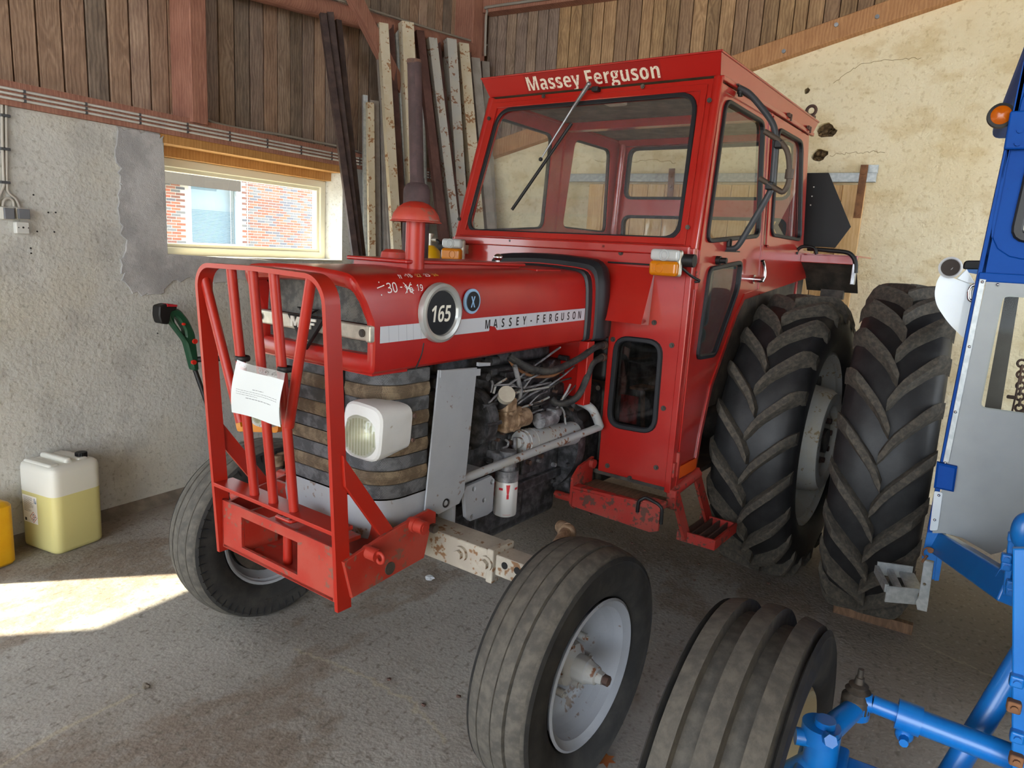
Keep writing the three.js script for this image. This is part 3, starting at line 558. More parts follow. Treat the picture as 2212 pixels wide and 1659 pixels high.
// front axle -------------------------------------------------------
{
  const ax = group('front_axle', tractor, null, 'grey rusty telescopic front axle');
  const A = T(968, 1157, 'z', 0.05), B = T(1064, 1192, 'z', 0.05), yt = (A.y + B.y) / 2, yb = (T(985, 1228, 'z', 0.05).y + T(1053, 1252, 'z', 0.05).y) / 2, xe = B.x;
  mesh('outer_beam', [bb(-xe, xe, yb, yt, -0.05, 0.05, 0.006), bb(xe - 0.02, xe + 0.006, yb - 0.006, yt + 0.006, -0.055, 0.055, 0.006), bb(-xe - 0.006, -xe + 0.02, yb - 0.006, yt + 0.006, -0.055, 0.055, 0.006)], Mt.axle, ax);
  for (const s of [1, -1]) mesh('inner_beam', [bb(s * xe, s * 0.66, yb + 0.018, yt - 0.012, -0.04, 0.038, 0.005)], Mt.axle, ax);
  for (const [u, v] of [[1090, 1222], [1117, 1233]]) { const p = T(u, v, 'z', 0.0385); mesh('pin_hole', [cyl(0.011, 0.003, p.x, p.y, p.z, 'z', 16)], Mt.black, ax); }
  for (const [u, v] of [[995, 1196], [1050, 1217]]) { const p = T(u, v, 'z', 0.055); mesh('bolt', bolt(p.x, p.y, p.z, 'z', 0.016, 0.04), Mt.axle, ax); }
  for (const s of [1, -1]) {
    mesh('kingpin', [cyl(0.036, 0.16, s * 0.655, yt - 0.08, 0, 'y'), cyl(0.026, 0.34, s * 0.655, yt - 0.17, 0, 'y'), rod(V3(s * 0.655, 0.37, 0), V3(s * 0.74, 0.363, 0), 0.028)], Mt.rust, ax);
    mesh('steering_arm', [rod(V3(s * 0.655, yt + 0.03, 0), V3(s * 0.6, yt + 0.035, -0.17), 0.02), sph(0.03, s * 0.6, yt + 0.03, -0.17), rod(V3(s * 0.655, yt, 0), V3(s * 0.655, yt + 0.045, 0), 0.033), rod(V3(s * 0.6, yt + 0.04, -0.17), V3(s * 0.56, yt + 0.03, -0.2), 0.022)], Mt.pump, ax);
  }
  mesh('axle_support', [bb(-0.17, 0.17, yb - 0.02, 0.74, -0.09, 0.08, 0.01), bb(-0.14, 0.14, 0.6, 0.79, -0.2, 0.26, 0.01)], Mt.iron, ax);
}

// hood -------------------------------------------------------------
const hoodProf = [[0.252, 1.178], [0.261, 1.186], [0.263, 1.205], [0.2635, 1.26], [0.2625, 1.32], [0.259, 1.375], [0.254, 1.405], [0.246, 1.426], [0.232, 1.44], [0.213, 1.447], [0.17, 1.4515], [0.09, 1.456], [0, 1.458]];
const hoodUp = (z) => 0.015 * clamp((0.33 - z) / 1.09, -0.1, 1.1);
const noseZ = (y) => 0.337 + 0.055 * step(1.3, 1.45, y);
const hoodLoop = [...hoodProf, ...hoodProf.slice(0, -1).reverse().map(([x, y]) => [-x, y])];
{
  const hood = group('hood', tractor, null, 'red sheet metal hood');
  const zs = [0, 0.02, 0.3, 0.6, 1], zr = -0.755;
  const rows = zs.map((t) => hoodLoop.map(([x, y]) => { const z0 = noseZ(y), z = z0 + (zr - z0) * t; return V3(x, y + hoodUp(z), z); }));
  const closed = [...hoodLoop, [-0.2, 1.176], [-0.08, 1.175], [0.08, 1.175], [0.2, 1.176]];
  const ringAt = (d, dz) => inset(closed, d).map(([x, y], i) => V3(x, y + d * (0.6 * step(1.3, 1.19, closed[i][1]) - 0.25 * step(1.38, 1.45, closed[i][1])), noseZ(closed[i][1]) + dz));
  const body = mesh('hood_panel', [sheet(rows), sheet([ringAt(0, 0), ringAt(0.004, 0.006), ringAt(0.012, 0.009), ringAt(0.024, 0.006), ringAt(0.032, -0.004), ringAt(0.037, -0.05)], true), bb(-0.25, 0.25, 1.172, 1.18, 0.2, 0.335)], Mt.red, hood);
  for (const s of [1, -1]) mesh('panel_seam', [tube([[1.252, 0.15], [1.22, 0.157], [1.18, 0.178]].map(([y, z]) => V3(s * (y > 1.2 ? 0.2635 : 0.2625), y, z)), 0.0022, 12, 6)], Mt.black, hood);
  mesh('top_hatch', [box(0.27, 0.012, 0.62, 0, 1.478, -0.21, 0.005), box(0.24, 0.02, 0.58, 0, 1.466, -0.21), bb(-0.14, 0.2, 1.458, 1.4665, -0.66, -0.5, 0.003)], Mt.red, hood);
  mesh('filler_cap', [lathe([[0, 0.03], [0.028, 0.029], [0.04, 0.02], [0.043, 0.004], [0.043, 0]], 'y', 28).translate(-0.02, 1.482, 0.0), box(0.035, 0.022, 0.03, 0.03, 1.49, -0.03, 0.006)], Mt.guardWorn, hood, 'reddish filler cap');
  mesh('latch_knob', [cyl(0.008, 0.02, 0.02, 1.486, -0.5), sph(0.017, 0.02, 1.5, -0.5, 1, 0.8, 1)], Mt.chrome, hood, 'chrome latch knob');
  mesh('hood_trim', [sheet([-0.758, -0.762, -0.79, -0.794].map((z, i) => hoodLoop.map(([x, y]) => V3(x * (i % 3 ? 1.035 : 1.0), (y - 1.18) * (i % 3 ? 1.03 : 1) + 1.18 + hoodUp(z), z))))], Mt.seal, hood, 'black rubber edging at the rear of the hood');
  // side stripes with the maker's name, model badges
  const stripeTex = canvasTex(2048, 96, (x, w, h) => {
    x.fillStyle = '#c9ccd4'; x.fillRect(0, 0, w, h); x.strokeStyle = '#8d93a0'; x.lineWidth = 2; for (const q of [60, 130, 190, 240, 300, 1010, 1120, 1300, 1420, 1530, 1650]) { x.beginPath(); x.moveTo(q, 0); x.lineTo(q + 6, h); x.stroke(); }
    x.fillStyle = '#101114'; x.font = 'bold 80px sans-serif'; x.textBaseline = 'middle'; x.textAlign = 'center';
    const A = [...'MASSEY-FERGUSON']; A.forEach((c, i) => { const px = 890 + i * 77.5; x.save(); x.translate(px, h / 2 + 2); x.scale(0.82, 1.05); x.fillText(c, 0, 0); x.restore(); });
    x.fillStyle = '#a8170f'; x.beginPath(); x.moveTo(905, h); x.lineTo(915, h - 34); x.lineTo(965, h - 24); x.lineTo(985, h); x.fill();
  });
  const t165 = canvasTex(256, 256, (x) => { x.fillStyle = '#0e1118'; x.fillRect(0, 0, 256, 256); x.fillStyle = '#e4e2d8'; x.font = 'bold 118px sans-serif'; x.textAlign = 'center'; x.textBaseline = 'middle'; x.save(); x.translate(128, 132); x.transform(0.88, 0, -0.12, 1.1, 0, 0); x.fillText('165', 0, 0); x.restore(); });
  const tX = canvasTex(128, 128, (x) => { x.fillStyle = '#0e1118'; x.fillRect(0, 0, 128, 128); x.fillStyle = '#8fbbe6'; x.font = 'bold 100px sans-serif'; x.textAlign = 'center'; x.textBaseline = 'middle'; x.save(); x.translate(64, 68); x.scale(0.72, 1); x.fillText('X', 0, 0); x.restore(); });
  const stripeMat = std({ map: stripeTex, roughness: 0.4, metalness: 0.2 });
  for (const s of [1, -1]) {
    const z0 = 0.322, z1 = -0.752, N = 10, rowsS = []; for (const q of [0, 1]) { const r = []; for (let i = 0; i <= N; i++) { const z = z0 + (z1 - z0) * i / N; r.push(V3(s * (0.2645), 1.263 + hoodUp(z) + q * 0.0455, z)); } rowsS.push(r); }
    const g = sheet(rowsS), p = g.attributes.position, uv = new Float32Array(p.count * 2);
    for (let i = 0; i < p.count; i++) { const t = (p.getZ(i) - z0) / (z1 - z0); uv[2 * i] = s > 0 ? t : 1 - t; uv[2 * i + 1] = (p.getY(i) - hoodUp(p.getZ(i)) - 1.263) / 0.0455; }
    g.setAttribute('uv', new THREE.BufferAttribute(uv, 2));
    mesh('side_stripe', g, stripeMat, hood, 'silver stripe with spaced black letters', true);
    const by = (T(953, 676, 'x', 0.27)).y, bz = T(953, 676, 'x', 0.27).z;
    mesh('badge_ring', [lathe([[0.064, 0.004], [0.068, 0.014], [0.078, 0.018], [0.086, 0.014], [0.0885, 0.002], [0.0885, -0.004]], 'x', 48).translate(0.264, by, bz)].map((g2) => s > 0 ? g2 : mirrorX(g2)), plain(0xb6b8b6, 0.35, 0.5), hood, 'silver badge ring');
    const disc = (r, y, z, t, n) => { const g3 = new THREE.CircleGeometry(r, 40).rotateY(s > 0 ? Math.PI / 2 : -Math.PI / 2).translate(s * 0.2705, y, z); mesh(n, g3, std({ map: t, roughness: 0.35 }), hood, null, true); };
    disc(0.066, by, bz, t165, 'badge_face');
    const xc = T(1021, 651, 'x', 0.268); mesh('small_badge', [cyl(0.0385, 0.006, 0.265, xc.y, xc.z, 'x', 36)].map((g2) => s > 0 ? g2 : mirrorX(g2)), plain(0x8fb4d8, 0.4), hood, 'small blue and black round badge');
    disc(0.0305, xc.y, xc.z, tX, 'small_badge_face');
  }
  // chalk marks written on the shoulder of the hood
  const chalk = canvasTex(640, 192, (x) => {
    x.clearRect(0, 0, 640, 192); x.strokeStyle = x.fillStyle = '#e6e2e2'; x.lineCap = 'round'; x.lineWidth = 5;
    const hand = (t, px, py, size, rot, col) => { x.save(); x.translate(px, py); x.rotate(rot); x.font = size + 'px sans-serif'; x.fillStyle = col || '#e6e2e2'; x.fillText(t, 0, 0); x.restore(); };
    x.beginPath(); x.moveTo(20, 118); x.lineTo(75, 104); x.stroke(); x.beginPath(); x.arc(40, 86, 4, 0, 7); x.arc(45, 156, 4, 0, 7); x.fill();
    hand('30', 92, 148, 78, -0.05); hand('-', 195, 136, 70, 0); hand('16', 228, 150, 68, 0); hand('19', 330, 140, 52, 0.05);
    x.lineWidth = 4; x.beginPath(); x.moveTo(230, 92); x.lineTo(300, 156); x.moveTo(290, 92); x.lineTo(236, 152); x.moveTo(240, 120); x.lineTo(306, 138); x.stroke();
    hand('ff', 215, 62, 44, 0.1); hand('-18', 268, 56, 48, 0); hand('-22', 355, 54, 42, 0, '#d8b56a'); hand('-23', 432, 52, 42, 0); hand('-24', 508, 50, 42, 0, '#e0b23a');
  });
  const prof = [[0.2605, 1.375], [0.2555, 1.405], [0.2475, 1.4275], [0.2335, 1.4415], [0.214, 1.449]], za = T(812, 620, 'x', 0.258).z, zb = T(976, 620, 'x', 0.258).z, rowsC = [];
  const len = [0]; for (let i = 1; i < prof.length; i++) len.push(len[i - 1] + Math.hypot(prof[i][0] - prof[i - 1][0], prof[i][1] - prof[i - 1][1]));
  prof.forEach(([x, y]) => rowsC.push([0, 0.25, 0.5, 0.75, 1].map((t) => { const z = za + (zb - za) * t; return V3(x, y + hoodUp(z), z); })));
  const g = sheet(rowsC), p = g.attributes.position, uv = new Float32Array(p.count * 2);
  for (let i = 0; i < p.count; i++) { const y = p.getY(i) - hoodUp(p.getZ(i)); let k = 0; while (k < 3 && y > prof[k + 1][1]) k++; uv[2 * i] = (p.getZ(i) - za) / (zb - za); uv[2 * i + 1] = (len[k] + (y - prof[k][1]) / (prof[k + 1][1] - prof[k][1]) * (len[k + 1] - len[k])) / len[4]; }
  g.setAttribute('uv', new THREE.BufferAttribute(uv, 2));
  mesh('chalk_writing', g, std({ map: chalk, transparent: true, alphaTest: 0.35, roughness: 0.95 }), hood, 'handwritten chalk numbers', true);
}
// upper grille in the nose
{
  const gr = group('grille', tractor, null, 'dark mesh grille with a silver bar');
  mesh('grille_screen', [bb(-0.232, 0.232, 1.31, 1.425, 0.318, 0.324), bb(-0.232, 0.232, 1.212, 1.268, 0.31, 0.316)], Mt.screen, gr);
  mesh('grille_bar', [box(0.515, 0.043, 0.02, 0, 1.289, 0.341, 0.006), box(0.02, 0.046, 0.05, 0.252, 1.289, 0.33, 0.005), box(0.02, 0.046, 0.05, -0.252, 1.289, 0.33, 0.005)], Mt.alu, gr, 'silver grille bar');
  for (const s of [1, -1]) mesh('bar_screw', [cyl(0.011, 0.006, s * 0.228, 1.289, 0.352, 'z', 16), cyl(0.007, 0.01, s * 0.228, 1.289, 0.352, 'z', 6)], Mt.iron, gr);
  mesh('emblem', [plate([[-0.082, 1.312], [0.082, 1.312], [0.0, 1.215]], 'z', 0.35, 0.014, [], 0.003), plate([[-0.045, 1.335], [0.045, 1.335], [0.0, 1.312]], 'z', 0.345, 0.014, [], 0.003)], Mt.black, gr, 'dark triangular emblem');
  const M = [[0, 0], [0, 1], [0.3, 1], [0.5, 0.45], [0.7, 1], [1, 1], [1, 0], [0.75, 0], [0.75, 0.55], [0.58, 0.1], [0.42, 0.1], [0.25, 0.55], [0.25, 0]], F = [[0, 0], [0, 1], [1, 1], [1, 0.75], [0.35, 0.75], [0.35, 0.6], [0.8, 0.6], [0.8, 0.4], [0.35, 0.4], [0.35, 0]];
  const L = (P, x, y, w, h) => plate(P.map(([a, b]) => [x + a * w, y + b * h]), 'z', 0.362, 0.006);
  mesh('emblem_letters', [L(M, -0.06, 1.278, 0.042, 0.03), L(F, 0.018, 1.278, 0.034, 0.03), bb(-0.016, 0.016, 1.243, 1.247, 0.362, 0.366), bb(-0.012, 0.012, 1.235, 1.239, 0.362, 0.366)], plain(0xd9d6cc, 0.4), gr);
}
// lower grille of horizontal screens, wrapped round the nose
const uPath = (hw, zf, zb, r) => { const o = [V3(hw, 0, zb)]; for (let i = 0; i <= 8; i++) { const t = i / 8 * Math.PI / 2; o.push(V3(hw - r + r * Math.cos(t), 0, zf - r + r * Math.sin(t))); } for (let k = 1; k <= 5; k++) o.push(V3((hw - r) * (1 - k / 3), 0, zf)); for (let i = 0; i <= 8; i++) { const t = Math.PI / 2 + i / 8 * Math.PI / 2; o.push(V3(-hw + r + r * Math.cos(t), 0, zf - r + r * Math.sin(t))); } o.push(V3(-hw, 0, zb)); return o; };
{
  const lg = group('lower_grille', tractor, null, 'curved lower grille of dusty perforated bands'), y0 = 1.175, n = 9, h = (y0 - 0.792) / n;
  const band = (yt, yb, bulge, m, name, lab) => { const rows = [0, 0.12, 0.5, 0.88, 1].map((t) => uPath(0.245 + bulge * Math.sin(Math.PI * t), 0.292 + bulge * Math.sin(Math.PI * t), 0.1, 0.1).map((p) => V3(p.x, yt + (yb - yt) * t, p.z))); mesh(name, [sheet(rows)], m, lg, lab); };
  for (let i = 0; i < n; i++) band(y0 - i * h - 0.0012, y0 - (i + 1) * h + 0.0012, i % 2 ? 0.0055 : 0.0015, i % 2 ? Mt.screenBrown : Mt.screenGrey, 'grille_band');
  mesh('grille_backing', [sheet([1.175, 0.79].map((y) => uPath(0.24, 0.286, 0.1, 0.1).map((p) => V3(p.x, y, p.z))))], Mt.iron, lg);
  mesh('grille_seam', [bb(0.088, 0.094, 0.8, 1.17, 0.294, 0.3015)], Mt.black, lg);
  band(0.788, 0.668, 0.006, Mt.grey, 'nose_band', 'grey painted band below the screens');
  mesh('nose_floor', [bb(-0.22, 0.22, 0.665, 0.672, 0.02, 0.28)], Mt.grey, lg);
}
// headlamps on the corners of the grille
for (const s of [1, -1]) {
  const hl = group('headlamp', tractor, null, 'white headlamp housing'), S = (g) => { g.translate(-0.232, 0, -0.3).rotateY(0.17).translate(0.232, 0, 0.3); return s > 0 ? g : mirrorX(g); }, M_ = (g) => s > 0 ? g : mirrorX(g), c = V3(0.228, 1.006, 0.36);
  const pr = [[0.16, 0.945], [0.292, 0.935], [0.302, 1.09], [0.17, 1.105]], prof = rounded(pr, 0.045, 5), rows = [];
  for (const [z, k, dx] of [[0.362, -0.006, 0], [0.356, 0, 0], [0.33, 0.002, 0], [0.28, -0.004, 0.006], [0.225, -0.012, 0.016]]) rows.push(inset(prof, -k).map(([x, y]) => V3(x + dx, y, z)));
  const cc = c.clone(); cc.x = 0.226; const N = prof.length, lensRing = (r, z) => inset(prof, 0.01).map(([x, y]) => { const a = Math.atan2(y - cc.y, x - cc.x); return V3(cc.x + r * Math.cos(a), cc.y + r * Math.sin(a), z); });
  mesh('lamp_housing', [S(sheet([...rows].reverse(), true)), S(sheet([rows[0], lensRing(0.061, 0.365), lensRing(0.059, 0.355)], true))], Mt.white, hl);
  mesh('reflector', [S(lathe([[0.0, -0.05], [0.03, -0.042], [0.05, -0.02], [0.0595, 0.0]], 'z', 32).translate(cc.x, cc.y, 0.358))], plain(0xd8dadc, 0.4, 0.3), hl);
  const ribs = []; for (let i = -5; i <= 5; i++) { const x = i * 0.01, y = Math.sqrt(Math.max(0, 0.055 ** 2 - x * x)); ribs.push(box(0.004, y * 1.9, 0.003, cc.x + x, cc.y, 0.3665)); }
  mesh('lamp_lens', [S(lathe([[0.0, 0.013], [0.02, 0.012], [0.042, 0.008], [0.059, 0.0]], 'z', 36).translate(cc.x, cc.y, 0.359)), ...ribs.map(S)], Mt.lens, hl, 'ribbed glass lens');
  for (const [y, z] of [[1.055, 0.235], [0.985, 0.24]]) mesh('screw', [S(cyl(0.006, 0.006, 0.318, y, z, 'x', 8))], Mt.rust, hl);
  // grey plate that closes the side of the radiator
  const pp = [[948, 800], [1031, 794], [1003, 1064], [992, 1088], [948, 1111], [918, 1103]].map(([u, v]) => { const p = T(u, v, 'x', 0.263); return [p.z, p.y]; });
  const sp = group('side_plate', tractor, null, 'tall grey side plate');
  mesh('plate', [plate(pp, 'x', 0.257, 0.006, [], 0.001)].map(M_), Mt.grey, sp);
  mesh('plate_lip', [plate([[0.075, 1.165], [-0.115, 1.15], [-0.115, 1.128], [0.075, 1.142]], 'x', 0.26, 0.008), plate([[-0.1, 1.172], [-0.16, 1.166], [-0.16, 1.156], [-0.1, 1.16]], 'x', 0.262, 0.01)].map(M_), Mt.grey, sp);
  const b = T(964, 1087, 'x', 0.265); mesh('plate_bolt', [lathe([[0.009, -0.002], [0.013, 0.002], [0.015, 0], [0.015, -0.004]], 'x', 18).translate(0.265, b.y, b.z)].map(M_), Mt.black, sp);
}

// front guard ------------------------------------------------------
{
  const gd = group('front_guard', tractor, null, 'orange-red tubular grille guard with a weight box');
  const zG = (y) => 0.476 + 0.053 * (y - 0.55) / 0.88, dz = 0.047, X = 0.288, th = 0.013;
  // bent flat bar: up one side, over the top, down the other
  const path = []; const R = 0.075, yt = 1.447; path.push([-X, 0.545]);
  for (let i = 0; i <= 8; i++) { const t = Math.PI - i / 8 * Math.PI / 2; path.push([-X + R + R * Math.cos(t), yt - R + R * Math.sin(t)]); }
  path.push([0, yt + 0.004]);
  for (let i = 0; i <= 8; i++) { const t = Math.PI / 2 - i / 8 * Math.PI / 2; path.push([X - R + R * Math.cos(t), yt - R + R * Math.sin(t)]); }
  path.push([X, 0.545]);
  const bar = (off) => path.map(([x, y], i) => { const a = path[Math.max(0, i - 1)], b = path[Math.min(path.length - 1, i + 1)], l = Math.hypot(b[0] - a[0], b[1] - a[1]); return [x - (b[1] - a[1]) / l * off, y + (b[0] - a[0]) / l * off]; });
  const P = (pts, d) => pts.map(([x, y]) => V3(x, y, zG(y) + d)), o = bar(0), n = bar(-th);
  const cap = (i) => sheet([[P(o, 0)[i], P(n, 0)[i]], [P(o, -dz)[i], P(n, -dz)[i]]]);
  mesh('frame_bar', [sheet([P(o, 0), P(o, -0.002).map((p, i) => p), P(o, -dz), P(n, -dz), P(n, 0), P(o, 0)]), cap(0), cap(path.length - 1)], Mt.guard, gd);
  const yc = 0.772, zc = zG(yc) - dz / 2;
  const pt = (u, v) => T(u, v, 'z', zG(1.0) - dz / 2);
  const vbar = (u0, v0, u1, v1) => { const a0 = T(u0, v0, 'z', zG(1.43) - dz / 2), b0 = T(u1, v1, 'z', zc), dir = a0.clone().sub(b0); return [b0.clone().addScaledVector(dir, -(b0.y - yc) / dir.y), b0.clone().addScaledVector(dir, (1.442 - b0.y) / dir.y)]; };
  for (const q of [[500, 588, 548, 1048], [546, 590, 589, 1062], [592, 602, 634, 1088]]) { const [a, b] = vbar(...q); mesh('guard_rod', [rod(a, b, 0.0138, 16)], Mt.guard, gd); }
  const dg = (u0, v0, z0, u1, v1, z1) => mesh('guard_rod', [rod(T(u0, v0, 'z', z0), T(u1, v1, 'z', z1), 0.0138, 16)], Mt.guard, gd);
  dg(438, 586, zG(1.42) - 0.026, 520, 912, zG(1.02) - 0.02); dg(673, 596, zG(1.44) - 0.026, 624, 922, zG(1.0) - 0.02);
  mesh('cross_plate', [bb(-X + th / 2, X - th / 2, yc - 0.006, yc + 0.006, zc - 0.045, zc + 0.024, 0.002)], Mt.guard, gd);
  // weight box behind and below: bent front plate with a rectangular opening
  const zb = zG(0.64) - 0.012, bx = 0.262, f = [[-bx, 0.566], [bx, 0.566], [bx, 0.72], [-bx, 0.72]];
  const ho = [[-0.165, 0.592], [0.105, 0.592], [0.105, 0.69], [-0.165, 0.69]];
  mesh('box_front', [plate(f, 'z', zb - 0.012, 0.012, [ho], 0.0015)], Mt.guardWorn, gd);
  const rc = (s) => sheet([0, 1].map((k) => { const r = []; for (let i = 0; i <= 6; i++) { const t = i / 6 * Math.PI / 2; r.push(V3(s * (bx + 0.014 * Math.sin(t)), 0.566 + 0.154 * k, zb - 0.022 + 0.022 * Math.cos(t))); } return r; }));
  for (const s of [1, -1]) mesh('box_corner', [rc(s)], Mt.guardWorn, gd);
  mesh('box_floor', [bb(-bx, bx, 0.566, 0.576, zb - 0.17, zb), bb(-0.177, -0.165, 0.576, 0.7, zb - 0.13, zb - 0.012), bb(0.105, 0.117, 0.576, 0.7, zb - 0.13, zb - 0.012)], Mt.guardWorn, gd);
  mesh('box_back', [bb(-bx, bx, 0.6, 0.74, zb - 0.2, zb - 0.188)], Mt.guardWorn, gd);
  mesh('hitch_plate', [bb(-0.05, 0.235, 0.704, 0.716, zb - 0.12, zb - 0.008, 0.002)], Mt.guardWorn, gd);
  mesh('hitch_pin', [rod(V3(-0.005, 0.55, zb - 0.05), V3(-0.005, 0.72, zb - 0.05), 0.014), tube([[0.02, 0.722, -0.03], [0.1, 0.73, -0.02], [0.105, 0.73, -0.09], [0.025, 0.725, -0.09], [0.02, 0.722, -0.03]].map(([x, y, z]) => V3(x - 0.05, y, zb + z)), 0.0055, 40, 8, 0.05), sph(0.016, -0.005, 0.55, zb - 0.05)], Mt.guard, gd, 'hitch pin with a square pull handle');
  for (const s of [1, -1]) {
    const sp = [[760, 1292], [742, 1215], [846, 1146], [928, 1100], [941, 1106], [941, 1128], [928, 1145], [915, 1205]].map(([u, v]) => { const p = T(u, v, 'x', 0.296); return [p.z, p.y]; });
    const S = (g) => s > 0 ? g : mirrorX(g);
    mesh('side_arm', [S(plate(sp, 'x', 0.286, 0.012, [], 0.0015))], Mt.guardWorn, gd);
    const b0 = T(742, 985, 'x', 0.296), b1 = T(746, 1052, 'x', 0.296), b2 = T(822, 1157, 'x', 0.296), b3 = T(850, 1142, 'x', 0.296);
    mesh('brace', [S(plate([[b0.z, b0.y], [b1.z, b1.y], [b2.z, b2.y], [b3.z, b3.y]], 'x', 0.284, 0.012, [], 0.0015))], Mt.guard, gd);
    const q1 = T(895, 1133, 'x', 0.3), q2 = T(797, 1193, 'x', 0.3), q3 = T(933, 1140, 'x', 0.3), q4 = T(843, 1228, 'x', 0.3);
    mesh('pin_socket', [S(cyl(0.02, 0.06, 0.312, q1.y, q1.z, 'x', 18)), S(cyl(0.023, 0.014, 0.304, q1.y, q1.z, 'x', 18)), S(cyl(0.012, 0.002, 0.343, q1.y, q1.z, 'x', 14))], Mt.guardWorn, gd);
    mesh('ring_pin', [S(cyl(0.018, 0.05, 0.31, q2.y, q2.z, 'x', 16)), S(new THREE.TorusGeometry(0.014, 0.0055, 8, 20).translate(0.344, q2.y - 0.003, q2.z))], Mt.guardWorn, gd);
    mesh('arm_bolt', [S(cyl(0.014, 0.022, 0.305, q3.y, q3.z, 'x', 6))], Mt.iron, gd); mesh('arm_hole', [S(cyl(0.019, 0.003, 0.299, q4.y, q4.z, 'x', 20))], Mt.iron, gd);
  }
}
// amber side lamp half hidden behind the guard
{
  const a = T(508, 892, 'x', -0.34), lp = group('amber_lamp', tractor, null, 'orange lamp bracket behind the guard');
  const z = 0.3, q = (u, v) => { const p = T(u, v, 'z', z); return [p.x, p.y]; };
  const outer = [q(503, 885), q(512, 932), q(600, 935), q(602, 905), q(545, 900), q(540, 880)];
  mesh('bracket', [plate(rounded(outer, 0.012, 3), 'z', z - 0.02, 0.02, [[q(514, 892), q(520, 922), q(530, 920), q(535, 900), q(532, 888)]])], Mt.amber, lp);
}
// snorkel and exhaust ---------------------------------------------
{
  const b = T(895, 583, 'y', 1.4535), dir = toT(rayR(895, 500)), s = group('air_intake', tractor, null, 'red intake pipe with a mushroom cap');
  const D = (px) => px / FOCAL * b.clone().sub(EYET).dot(toT(FW)), r = D(20.5), yc = b.y + D(106), R = D(55);
  mesh('intake_pipe', [rod(V3(b.x, 1.44, b.z), V3(b.x, yc, b.z), r, 24), rod(V3(b.x, 1.455, b.z), V3(b.x, 1.475, b.z), r * 1.04, 24)], Mt.guard, s);
  mesh('intake_cap', [lathe([[0, 0.7], [0.25, 0.68], [0.5, 0.59], [0.72, 0.42], [0.87, 0.2], [0.93, 0.02], [0.93, -0.04], [1.0, -0.07], [1.0, -0.1], [0.9, -0.1], [0.4, -0.04], [0, -0.04]].map(([x, y]) => [x * R, y * R]), 'y', 40).translate(b.x, yc, b.z)], Mt.guardWorn, s, 'faded red mushroom cap');
  const ze = -0.34, e0 = T(894, 440, 'z', ze), e1 = T(901, 400, 'z', ze), e2 = T(895, 130, 'z', ze), DE = (px) => px / FOCAL * e1.clone().sub(EYET).dot(toT(FW)), x = group('exhaust', tractor, null, 'dark rusty exhaust stack');
  mesh('muffler', [lathe([[DE(29), -0.55], [DE(29), -0.022], [DE(28.5), -0.012], [DE(24), 0.004], [DE(16.5), 0.012], [DE(15), 0.03]], 'y', 28).translate(e1.x, e1.y - 0.004, ze)], Mt.exhaust, x);
  mesh('stack', [rod(V3(e1.x, e1.y, ze), V3(e2.x, e2.y, e2.z), DE(15), 24)], Mt.exhaust, x);
  mesh('stack_mouth', [lathe([[DE(15.4), -0.015], [DE(15.4), 0], [DE(12.5), 0], [DE(12.5), -0.015]], 'y', 24).translate(e2.x, e2.y + 0.001, ze)], Mt.rust, x);
}

